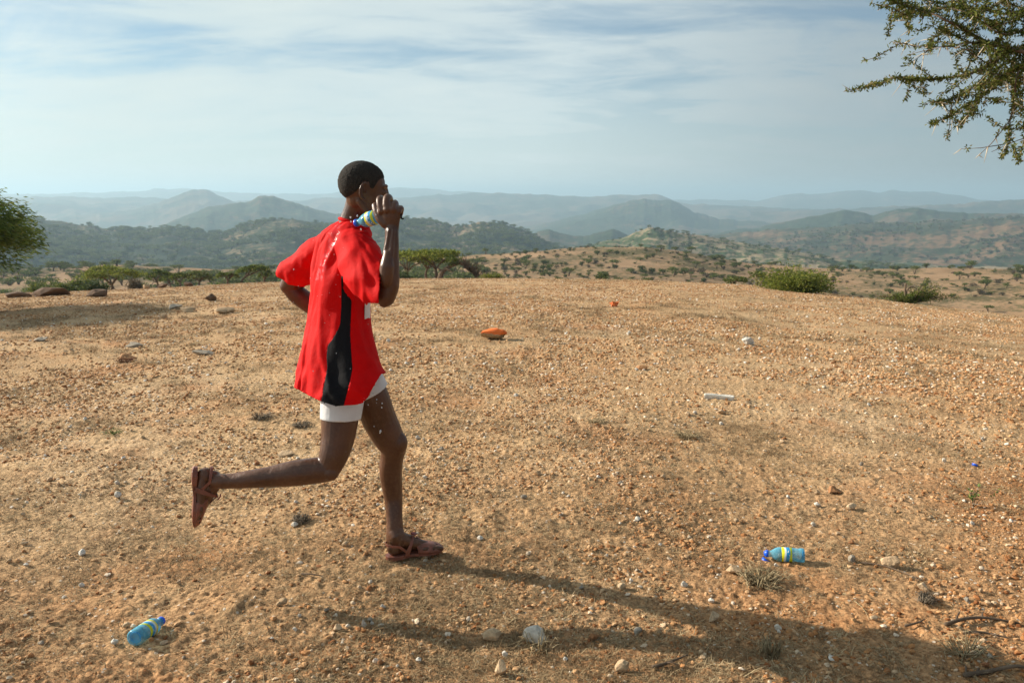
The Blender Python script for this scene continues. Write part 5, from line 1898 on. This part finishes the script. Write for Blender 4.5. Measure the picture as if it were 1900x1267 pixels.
# right sleeve
P, R = S([(658, 460, 35, 3.15), (672, 490, 40, 3.08), (690, 516, 42, 3.02), (712, 530, 39, 2.98), (730, 545, 38, 2.95)]); g.tube(P, R, 28, sub=3)
# left sleeve, bunched at its end
P, R = S([(607, 462, 30, 3.37), (585, 478, 34, 3.40), (560, 497, 32, 3.43), (546, 510, 30, 3.45), (540, 530, 24, 3.46), (542, 556, 22, 3.47)]); g.tube(P, R, 24, sub=3)
P, R = S([(524, 500, 8, 3.45), (527, 511, 8, 3.43), (538, 520, 7.5, 3.42), (560, 527, 6, 3.42)]); g.tube(P, R, 12, sub=3)
shirt_me = remeshed('shirt', g, 0.0042, 7, .6)

nv_ = len(shirt_me.vertices)
co = np.empty(nv_ * 3, np.float32); shirt_me.vertices.foreach_get('co', co); co = co.reshape(-1, 3).astype(float)
no = np.empty(nv_ * 3, np.float32); shirt_me.vertices.foreach_get('normal', no); no = no.reshape(-1, 3).astype(float)
zs = np.array([a[0].z for a in AX])[::-1]
cxs = np.array([a[0].x for a in AX])[::-1]; cys = np.array([a[0].y for a in AX])[::-1]
cx_, cy_ = np.interp(co[:, 2], zs, cxs), np.interp(co[:, 2], zs, cys)
dx_, dy_ = co[:, 0] - cx_, co[:, 1] - cy_
lat = dx_ * LAT[0] + dy_ * LAT[1]; fw = dx_ * FWD[0] + dy_ * FWD[1]
theta = np.arctan2(lat, fw)
sarc = theta * .17
zz = co[:, 2]
px_, py_ = proj(co)
down = np.clip((1.42 - zz) / .5, 0, 1)


def crease(n):          # sharp valleys, round ridges
    return 1 - 2 * np.sqrt(n * n + .012)


f1 = crease(noise2(sarc / .055 + 0.9 * zz / .16 + .6 * noise2(sarc / .1, zz / .12, 61), zz / .34, 60))
f2 = noise2(sarc / .030 - zz / .22, zz / .20, 62)
f3 = crease(noise2(sarc / .075 - 1.3 * zz / .14, zz / .16 + sarc / .09, 63))
d = (.0035 + .0065 * down) * f1 + (.0012 + .0008 * down) * f2 + .0060 * f3 * (.55 + .45 * np.sin(zz * 11))
d += (.010 * down ** 2) * noise2(theta * 1.9 + 2, zz / .5, 64)
# folds running down from the right shoulder into the sleeve
sl = np.clip((px_ - 655) / 18, 0, 1) * (py_ < 568)
ang_ = np.arctan2(py_ - 430, px_ - 655)
d = d * (1 - .7 * sl) + sl * (.006 * crease(noise2(ang_ * 7.5, np.hypot(py_ - 430, px_ - 655) / 90, 65)) + .003 * noise2(px_ / 14, py_ / 22, 66))
ll = np.clip((580 - px_) / 12, 0, 1) * (py_ < 545)
d = d * (1 - .7 * ll) + ll * (.006 * crease(noise2((px_ - py_ * .5) / 22, (py_ + px_) / 50, 67)) + .003 * noise2(px_ / 10, py_ / 12, 68))
ed_ = np.empty(len(shirt_me.edges) * 2, np.int32); shirt_me.edges.foreach_get('vertices', ed_); ed_ = ed_.reshape(-1, 2)
deg_ = np.bincount(ed_.ravel(), minlength=nv_).astype(float)


def relax(q, it):
    for _ in range(it):
        q = 0.4 * q + 0.6 * (np.bincount(ed_[:, 0], q[ed_[:, 1]], nv_) + np.bincount(ed_[:, 1], q[ed_[:, 0]], nv_)) / deg_
    return q


d = relax(d, 5) * 1.4
no = np.stack([relax(no[:, k], 4) for k in range(3)], 1)
co2 = co + no * d[:, None]
# hem flare and lift
px2, py2 = proj(co2)
hem = np.interp(px2, [530, 547, 572, 597, 623, 640, 660, 672, 684, 696, 708, 720], [712, 719, 733, 745, 753.5, 752, 751, 748, 736, 712, 693, 690])
# panel outline on the near side
near = co2[:, 1] < cy_ - .0 + 0 * zz
def smooth_line(y, xs, vs, w=14):
    g_ = np.arange(480, 800.0)
    t_ = np.interp(g_, xs, vs); w = 8; kk = np.hanning(w * 2 + 1); kk /= kk.sum()
    t_ = np.convolve(np.pad(t_, w, 'edge'), kk, 'valid')
    return np.interp(y, g_, t_)


XLp = smooth_line(py2, [505, 520, 545, 570, 590, 603, 625, 641, 660, 684, 715, 745, 770], [634, 633, 633.5, 633, 632, 631, 620, 608, 606, 607, 601, 596, 593])
XRp = smooth_line(py2, [505, 540, 549, 556, 621, 655, 684, 715, 751, 770], [636, 638, 645, 652.5, 650, 652, 654, 648, 638, 634])
for line in (XLp, XRp):
    dd = line - px2
    m_ = near & (np.abs(dd) < 1.25) & (py2 > 512)
    co2[m_, 0] += dd[m_] * axis_depth(co2[m_].T) / FPX
# snap the hem and the sleeve end to their lines
dd = hem - py2
m_ = (np.abs(dd) < 1.3) & (py2 > 685)
co2[m_, 2] -= dd[m_] * axis_depth(co2[m_].T) / FPX
px2, py2 = proj(co2)
shirt_me.vertices.foreach_set('co', co2.astype(np.float32).ravel())
shirt_me.update()

bm = bmesh.new(); bm.from_mesh(shirt_me)
bm.faces.ensure_lookup_table()
kill, panel = [], []
for f in bm.faces:
    ids = [v.index for v in f.verts]
    X, Yp = px2[ids].mean(), py2[ids].mean()
    y = co2[ids, 1].mean()
    h_ = np.interp(X, [530, 547, 572, 597, 623, 640, 660, 672, 684, 696, 708, 720], [712, 719, 733, 745, 753.5, 752, 751, 748, 736, 712, 693, 690])
    if Yp > 660 and Yp > h_:
        kill.append(f); continue
    if 480 < Yp < 600 and X > np.interp(Yp, [487, 563], [706, 702]) and y < 3.2:
        kill.append(f); continue
    if X > 672 and 562.5 < Yp < 600 and y < 3.12:
        kill.append(f); continue
    if X < 575.5 and np.interp(X, [510, 522, 535, 563, 577], [512, 517, 528, 533, 529]) < Yp < 600 and y > 3.33:
        kill.append(f); continue
    if y < cy_[ids].mean() and Yp > 512:
        xl = smooth_line(Yp, [505, 520, 545, 570, 590, 603, 625, 641, 660, 684, 715, 745, 770], [634, 633, 633.5, 633, 632, 631, 620, 608, 606, 607, 601, 596, 593])
        xr = smooth_line(Yp, [505, 540, 549, 556, 621, 655, 684, 715, 751, 770], [636, 638, 645, 652.5, 650, 652, 654, 648, 638, 634])
        inside_sleeve = (Yp < np.interp(X, [645, 651, 677, 702], [540, 548, 560, 563]) and X > 648 and y < 3.10)
        if xl < X < xr and not inside_sleeve:
            panel.append(f)
bmp = bm.copy(); bmp.faces.ensure_lookup_table()
pidx = {f.index for f in panel}; kidx = {f.index for f in kill}
bmesh.ops.delete(bm, geom=[f for f in bm.faces if f.index in pidx or f.index in kidx], context='FACES')
bmesh.ops.delete(bmp, geom=[f for f in bmp.faces if f.index not in pidx], context='FACES')


def cloth_mat(name, c, rough=.75, wet=False, sheen=.3):
    m, t, b = new_mat(name, rough, .12)
    tcx = nd(t, 'ShaderNodeTexCoord')
    n = nd(t, 'ShaderNodeTexNoise', i_Scale=12.0, i_Detail=5.0); t.links.new(tcx.outputs['Object'], n.inputs[0])
    t.links.new(ramp(t, n.outputs[0], [(.3, tuple(x * .88 for x in c)), (.7, tuple(min(1, x * 1.08) for x in c))]), b.inputs['Base Color'])
    n2 = nd(t, 'ShaderNodeTexNoise', i_Scale=45.0, i_Detail=3.0); t.links.new(tcx.outputs['Object'], n2.inputs[0])
    w = nd(t, 'ShaderNodeTexNoise', i_Scale=900.0, i_Detail=1.0); t.links.new(tcx.outputs['Object'], w.inputs[0])
    bp = nd(t, 'ShaderNodeBump', i_Strength=.35, i_Distance=.006)
    t.links.new(math_n(t, 'ADD', n2.outputs[0], math_n(t, 'MULTIPLY', w.outputs[0], .25)), bp.inputs['Height']); t.links.new(bp.outputs[0], b.inputs['Normal'])
    b.inputs['Sheen Weight'].default_value = sheen
    b.inputs['Sheen Roughness'].default_value = .5
    if wet:
        # soaked streak down from the collar: smooth and shiny
        s = nd(t, 'ShaderNodeSeparateXYZ'); t.links.new(tcx.outputs['Object'], s.inputs[0])
        c0 = at(618, 445, 3.15)
        ax = math_n(t, 'SUBTRACT', s.outputs[0], math_n(t, 'ADD', math_n(t, 'MULTIPLY', math_n(t, 'SUBTRACT', s.outputs[2], c0.z), .42), c0.x))
        near_ = math_n(t, 'LESS_THAN', math_n(t, 'ABSOLUTE', ax), .018)
        zr = math_n(t, 'MULTIPLY', math_n(t, 'GREATER_THAN', s.outputs[2], c0.z - .16), math_n(t, 'LESS_THAN', s.outputs[2], c0.z + .06))
        n3 = nd(t, 'ShaderNodeTexNoise', i_Scale=55.0, i_Detail=4.0); t.links.new(tcx.outputs['Object'], n3.inputs[0])
        wetm = math_n(t, 'MULTIPLY', math_n(t, 'MULTIPLY', near_, zr), math_n(t, 'GREATER_THAN', n3.outputs[0], .5))
        t.links.new(math_n(t, 'SUBTRACT', rough, math_n(t, 'MULTIPLY', wetm, .55)), b.inputs['Roughness'])
        t.links.new(math_n(t, 'MULTIPLY', wetm, 1.0), b.inputs['Coat Weight'])
    return m


M_RED = cloth_mat('red_cloth', (.66, .0012, .002), wet=True, sheen=0.0)
M_BLACK = cloth_mat('black_cloth', (.010, .010, .012), .8, sheen=.0)
M_WHITE = cloth_mat('white_stretch', (.74, .76, .78), .6)
shirt = child('shirt', bm_mesh('shirt', bm, M_RED))
sm = shirt.modifiers.new('thickness', 'SOLIDIFY'); sm.thickness = .0022; sm.offset = -1
pn = child('side_panel', bm_mesh('side_panel', bmp, M_BLACK), shirt)
pn.modifiers.new('thickness', 'SOLIDIFY').thickness = .0026
# collar
g = Geo()
pts = []
cc = at(653, 413, 3.235)
for q in range(25):
    a = 2 * PI * q / 24
    pts.append(cc + Vector((.0500 * math.cos(a) + .003, .053 * math.sin(a), .000 - .016 * math.cos(a - .3))))
g.tube(pts, [.0075] * 25, 8, sub=2, caps=False)
child('collar', g.mesh('collar', M_RED), shirt)
# hem stitching on the panel
g = Geo()
pts = [at(x, y, 3.25) for x, y in ((598, 740), (612, 743), (626, 744.5), (638, 743))]
# race number pinned on the chest
g2 = Geo()
c = at(683, 573, 3.23)
fx = Vector(FWD); lx = Vector(LAT)
V = []
nb = 8
bib_o = at(690, 584, 3.24)
F = []
nb = 12
bc = at(636, 573, 3.26)
_, Ab, Bb = AX[8]
for k_ in range(2):
    for i in range(nb + 1):
        for j in range(nb + 1):
            th_ = math.radians(-62 + 112 * i / nb); v_ = j / nb
            q = 1.0 + (.006 + .0015 * k_ + .006 * math.sin(i * .9) * (1 - v_)) / .12
            z_ = at(690, 587, 3.24).z + .125 * v_ + .004 * math.sin(i * 1.7) * (1 - v_)
            cxx, cyy = np.interp(z_, zs, cxs), np.interp(z_, zs, cys)
            V.append((cxx + q * (FWD[0] * Bb * math.cos(th_) + LAT[0] * Ab * math.sin(th_)), cyy + q * (FWD[1] * Bb * math.cos(th_) + LAT[1] * Ab * math.sin(th_)), z_))
for k_ in range(2):
    for i in range(nb):
        for j in range(nb):
            a = k_ * (nb + 1) ** 2 + i * (nb + 1) + j
            F.append((a, a + 1, a + nb + 2, a + nb + 1))
child('number_bib', mesh_np('number_bib', V, F, simple_mat('bib_paper', (.78, .77, .74), .7, .3, .05)), shirt)

# ---- shorts
g = Geo()
ex = 3.0
P, R = S([(641, 672, 42, 3.25), (640, 700, 42, 3.20), (636, 735, 39, 3.17), (632.5, 768, 36.5, 3.155), (632, 777, 36, 3.152)])
g.tube(P, [r + .0035 for r in R], 28, sub=4, caps=False)
P, R = S([(652, 676, 35, 3.26), (663, 690, 35.5, 3.27), (674, 706, 35.5, 3.278), (681, 720, 35.5, 3.284), (685, 728, 35.5, 3.287)])
g.tube(P, [r + .004 for r in R], 28, sub=4, caps=False)
P, R = S([(640, 688, 46, 3.25)]); g.ell(P[0], (R[0], .145, R[0] * 1.05))
child('shorts', (lambda me: (me.materials.append(M_WHITE), me)[1])(remeshed('shorts', g, .0045, 3, .5)))

# ---- sandals
M_SANDAL = simple_mat('brown_sandal_plastic', (.205, .070, .045), .42, .45, .3, 25, .15, 90)
M_BUCKLE = simple_mat('dark_red_buckle', (.20, .02, .03), .35, .5, .2, 25)


def ribbon(name, pts, wdirs, width, thick, mat, parent, M4):
    V, F = [], []
    n = len(pts)
    P_ = [Vector(p) for p in pts]
    for i in range(n):
        T = (P_[min(i + 1, n - 1)] - P_[max(i - 1, 0)]).normalized()
        w = Vector(wdirs[i]); w = (w - T * w.dot(T)).normalized()
        nn_ = T.cross(w).normalized()
        wd = width[i] if isinstance(width, (list, tuple)) else width
        for a, b_ in ((-.5, -.5), (.5, -.5), (.5, .5), (-.5, .5)):
            V.append(P_[i] + w * wd * a + nn_ * thick * b_)
    for i in range(n - 1):
        for j in range(4):
            a, b_ = i * 4 + j, i * 4 + (j + 1) % 4
            F.append((a, b_, b_ + 4, a + 4))
    F.append((3, 2, 1, 0)); F.append(tuple((n - 1) * 4 + q for q in range(4)))
    V = [tuple(M4 @ v) for v in V]
    me = bpy.data.meshes.new(name); me.from_pydata(V, [], F); me.materials.append(mat)
    for p in me.polygons: p.use_smooth = False
    o = child(name, me, parent)
    bv = o.modifiers.new('soft', 'BEVEL'); bv.width = .0009; bv.segments = 2
    return o


def sandal(M3, o, k, side, label):
    M4 = Matrix.Translation(o) @ (M3.to_4x4()) @ Matrix.Scale(k, 4)
    xs = np.array([-.006, .0, .012, .03, .06, .09, .12, .15, .18, .205, .228, .246, .258, .265])
    hw = np.array([.010, .020, .029, .034, .032, .028, .031, .040, .0475, .047, .042, .033, .022, .010]) * .94
    off = side * -1 * np.array([0, 0, 0, 0, 0, .001, .001, 0, 0, .002, .004, .006, .007, .008])
    zb_ = np.array([-.015, -.019, -.021, -.021, -.020, -.016, -.011, -.011, -.012, -.012, -.010, -.007, -.004, 0])
    V, F = [], []
    sec = [(-1, .0), (-1.0, .35), (-.97, .9), (-.9, 1), (.9, 1), (.97, .9), (1.0, .35), (1, .0), (.92, -.0)]
    m_ = 8
    for i, x in enumerate(xs):
        zt = .002 + (.006 if x > .235 else 0)
        for (a, b_) in ((-1, .1), (-1, .85), (-.93, 1), (.93, 1), (1, .85), (1, .1), (.9, 0), (-.9, 0)):
            V.append((x, off[i] + hw[i] * a, zb_[i] + (zt - zb_[i]) * b_))
    for i in range(len(xs) - 1):
        for j in range(m_):
            a, b_ = i * m_ + j, i * m_ + (j + 1) % m_
            F.append((a, b_, b_ + m_, a + m_))
    F.append(tuple(range(m_))[::-1]); F.append(tuple((len(xs) - 1) * m_ + q for q in range(m_)))
    V = [tuple(M4 @ Vector(v)) for v in V]
    me = bpy.data.meshes.new('sandal'); me.from_pydata(V, [], F); me.materials.append(M_SANDAL)
    so = child('sandal', me)
    so['label'] = label
    bv = so.modifiers.new('soft', 'BEVEL'); bv.width = .0018; bv.segments = 2
    # toe upper: a perforated vamp over the front of the foot
    V, F = [], []
    nx, na = 12, 18
    X = np.linspace(.142, .262, nx)
    for i, x in enumerate(X):
        w = float(np.interp(x, xs, hw)) + .001
        h = float(np.interp(x, [.142, .17, .20, .23, .25, .262], [.057, .049, .040, .032, .024, .012]))
        for j in range(na + 1):
            a = PI * j / na
            e = .75
            V.append((x - .012 * math.sin(a) * (1 if x < .16 else 0), float(np.interp(x, xs, off)) + w * math.copysign(abs(math.cos(a)) ** e, math.cos(a)), .0 + h * math.sin(a) ** .85))
    for i in range(nx - 1):
        for j in range(na):
            if i in (3, 6) and j in (2, 3, 14, 15): continue
            if i in (8,) and j in (3, 4, 7, 10, 13, 14): continue
            a = i * (na + 1) + j
            F.append((a, a + 1, a + na + 2, a + na + 1))
    V = [tuple(M4 @ Vector(v)) for v in V]
    me = bpy.data.meshes.new('toe_upper'); me.from_pydata(V, [], F); me.materials.append(M_SANDAL)
    for p in me.polygons: p.use_smooth = True
    u = child('toe_upper', me, so)
    u.modifiers.new('thickness', 'SOLIDIFY').thickness = .003
    # strap round the heel
    pts, wd = [], []
    for q in range(17):
        a = math.radians(-100 + 200 * q / 16)
        pts.append((.046 - .050 * math.cos(a) * 1.0, .0375 * math.sin(a) * 1.02, .052 + .006 * math.cos(a))); wd.append((0, 0, 1))
    pts = [(.085, -.036, .022)] + pts + [(.085, .036, .022)]; wd = [(.3, 0, 1)] + wd + [(.3, 0, 1)]
    ribbon('heel_strap', pts, wd, .012, .0026, M_SANDAL, so, M4)
    # quarter: side piece from the sole up to the instep on both sides
    for sg in (-1, 1):
        ribbon('side_strap', [(.088, .031 * sg, -.006), (.092, .0365 * sg, .012), (.098, .0385 * sg, .03), (.108, .036 * sg, .052), (.118, .027 * sg, .072), (.124, .012 * sg, .086)], [(1, 0, 0)] * 6, [.026, .022, .019, .015, .012, .010], .0026, M_SANDAL, so, M4)
    ribbon('instep_strap', [(.124, -.014, .0865), (.126, 0, .090), (.124, .014, .0865)], [(1, 0, .3)] * 3, .014, .0035, M_SANDAL, so, M4)
    ribbon('tongue_strap', [(.128, 0, .088), (.143, 0, .072), (.160, 0, .057)], [(0, 1, 0)] * 3, .013, .003, M_SANDAL, so, M4)
    ribbon('buckle', [(.116, -.017 , .099), (.127, -.013, .100), (.139, -.010, .090)], [(0, 1, .2)] * 3, .013, .005, M_BUCKLE, so, M4)
    return so


sandal(ML, ftL_o, kL, 1, 'brown sandal on the planted foot')
sandal(MR, ftR_o, kR, -1, 'brown sandal on the raised foot, seen from its side')

# bottle in the raised hand, mouth down over the neck
b0 = at(738, 391, 3.035); b1 = at(661, 414, 3.115)
dv = (b1 - b0).normalized()
q_ = dv.to_track_quat('X', 'Z')
Lh = (b1 - b0).length
bottle(Matrix.Translation(b1 - dv * .163 * .9) @ q_.to_matrix().to_4x4() @ Matrix.Rotation(1.0, 4, 'X'), 'small water bottle held upside down in the runner\'s raised hand', size=.9)

# thin dark cord hanging from the fist
g = Geo()
g.tube([at(737, 392, 3.005), at(743.5, 396, 2.985), at(744.5, 405, 2.98), at(748, 406, 2.98)], [.0025, .0028, .0028, .003], 7, sub=2)
o = obj('cord', g.mesh('cord', M_BLACK))
tag(o, 'short black cord poking out of the runner\'s raised fist', 'cord')

# spray of water
M_WATER, t, b = new_mat('water_drop', .05, .6)
b.inputs['Base Color'].default_value = (.85, .9, .95, 1)
b.inputs['Transmission Weight'].default_value = .6
b.inputs['IOR'].default_value = 1.33
g = Geo(); rs = np.random.default_rng(14)
spots = [(692, 730, 1.2), (699, 741, 1), (709, 748, 1.3), (708.5, 756, 1.2), (694, 791, 1), (706, 800, 2), (705, 803, 1.5), (650, 684, .8), (545, 500, 1)]
for _ in range(24):
    spots.append((rs.uniform(520, 640), rs.uniform(400, 600), rs.uniform(.35, .8)))
for _ in range(16):
    spots.append((rs.uniform(650, 700), rs.uniform(398, 436), rs.uniform(.6, 1.6)))
for _ in range(14):
    spots.append((rs.uniform(560, 720), rs.uniform(600, 860), rs.uniform(.4, 1.0)))
for (x, y, r) in spots:
    p = at(x, y, rs.uniform(2.95, 3.08)); rr_ = m_of(r, p)
    g.ell(p, (rr_, rr_, rr_ * rs.uniform(1, 1.5)), nu=6, nv=4)
o = obj('water_drops', g.mesh('water_drops', M_WATER))
tag(o, 'drops of water flying round the runner', 'water', kind='stuff')

# ------------------------------------------------------------------ the hazy air
HZ0, HZ1, HR = -330.0, 95.0, 19000.0
bm = bmesh.new()
bmesh.ops.create_cube(bm, size=1)
for v in bm.verts:
    v.co = Vector((v.co.x * HR * 2, v.co.y * HR * 2, HZ0 + (v.co.z + 0.5) * (HZ1 - HZ0)))
hm = bpy.data.materials.new('haze')
hm.use_nodes = True
ht = hm.node_tree
for n in list(ht.nodes):
    ht.nodes.remove(n)
ho = ht.nodes.new('ShaderNodeOutputMaterial')
pv = ht.nodes.new('ShaderNodeVolumePrincipled')
pv.inputs['Color'].default_value = (0.56, 0.79, 0.95, 1)
pv.inputs['Density'].default_value = 0.00028
pv.inputs['Anisotropy'].default_value = 0.25
ht.links.new(pv.outputs[0], ho.inputs['Volume'])
o = obj('haze', bm_mesh('haze', bm, hm, False))
tag(o, kind='stuff')
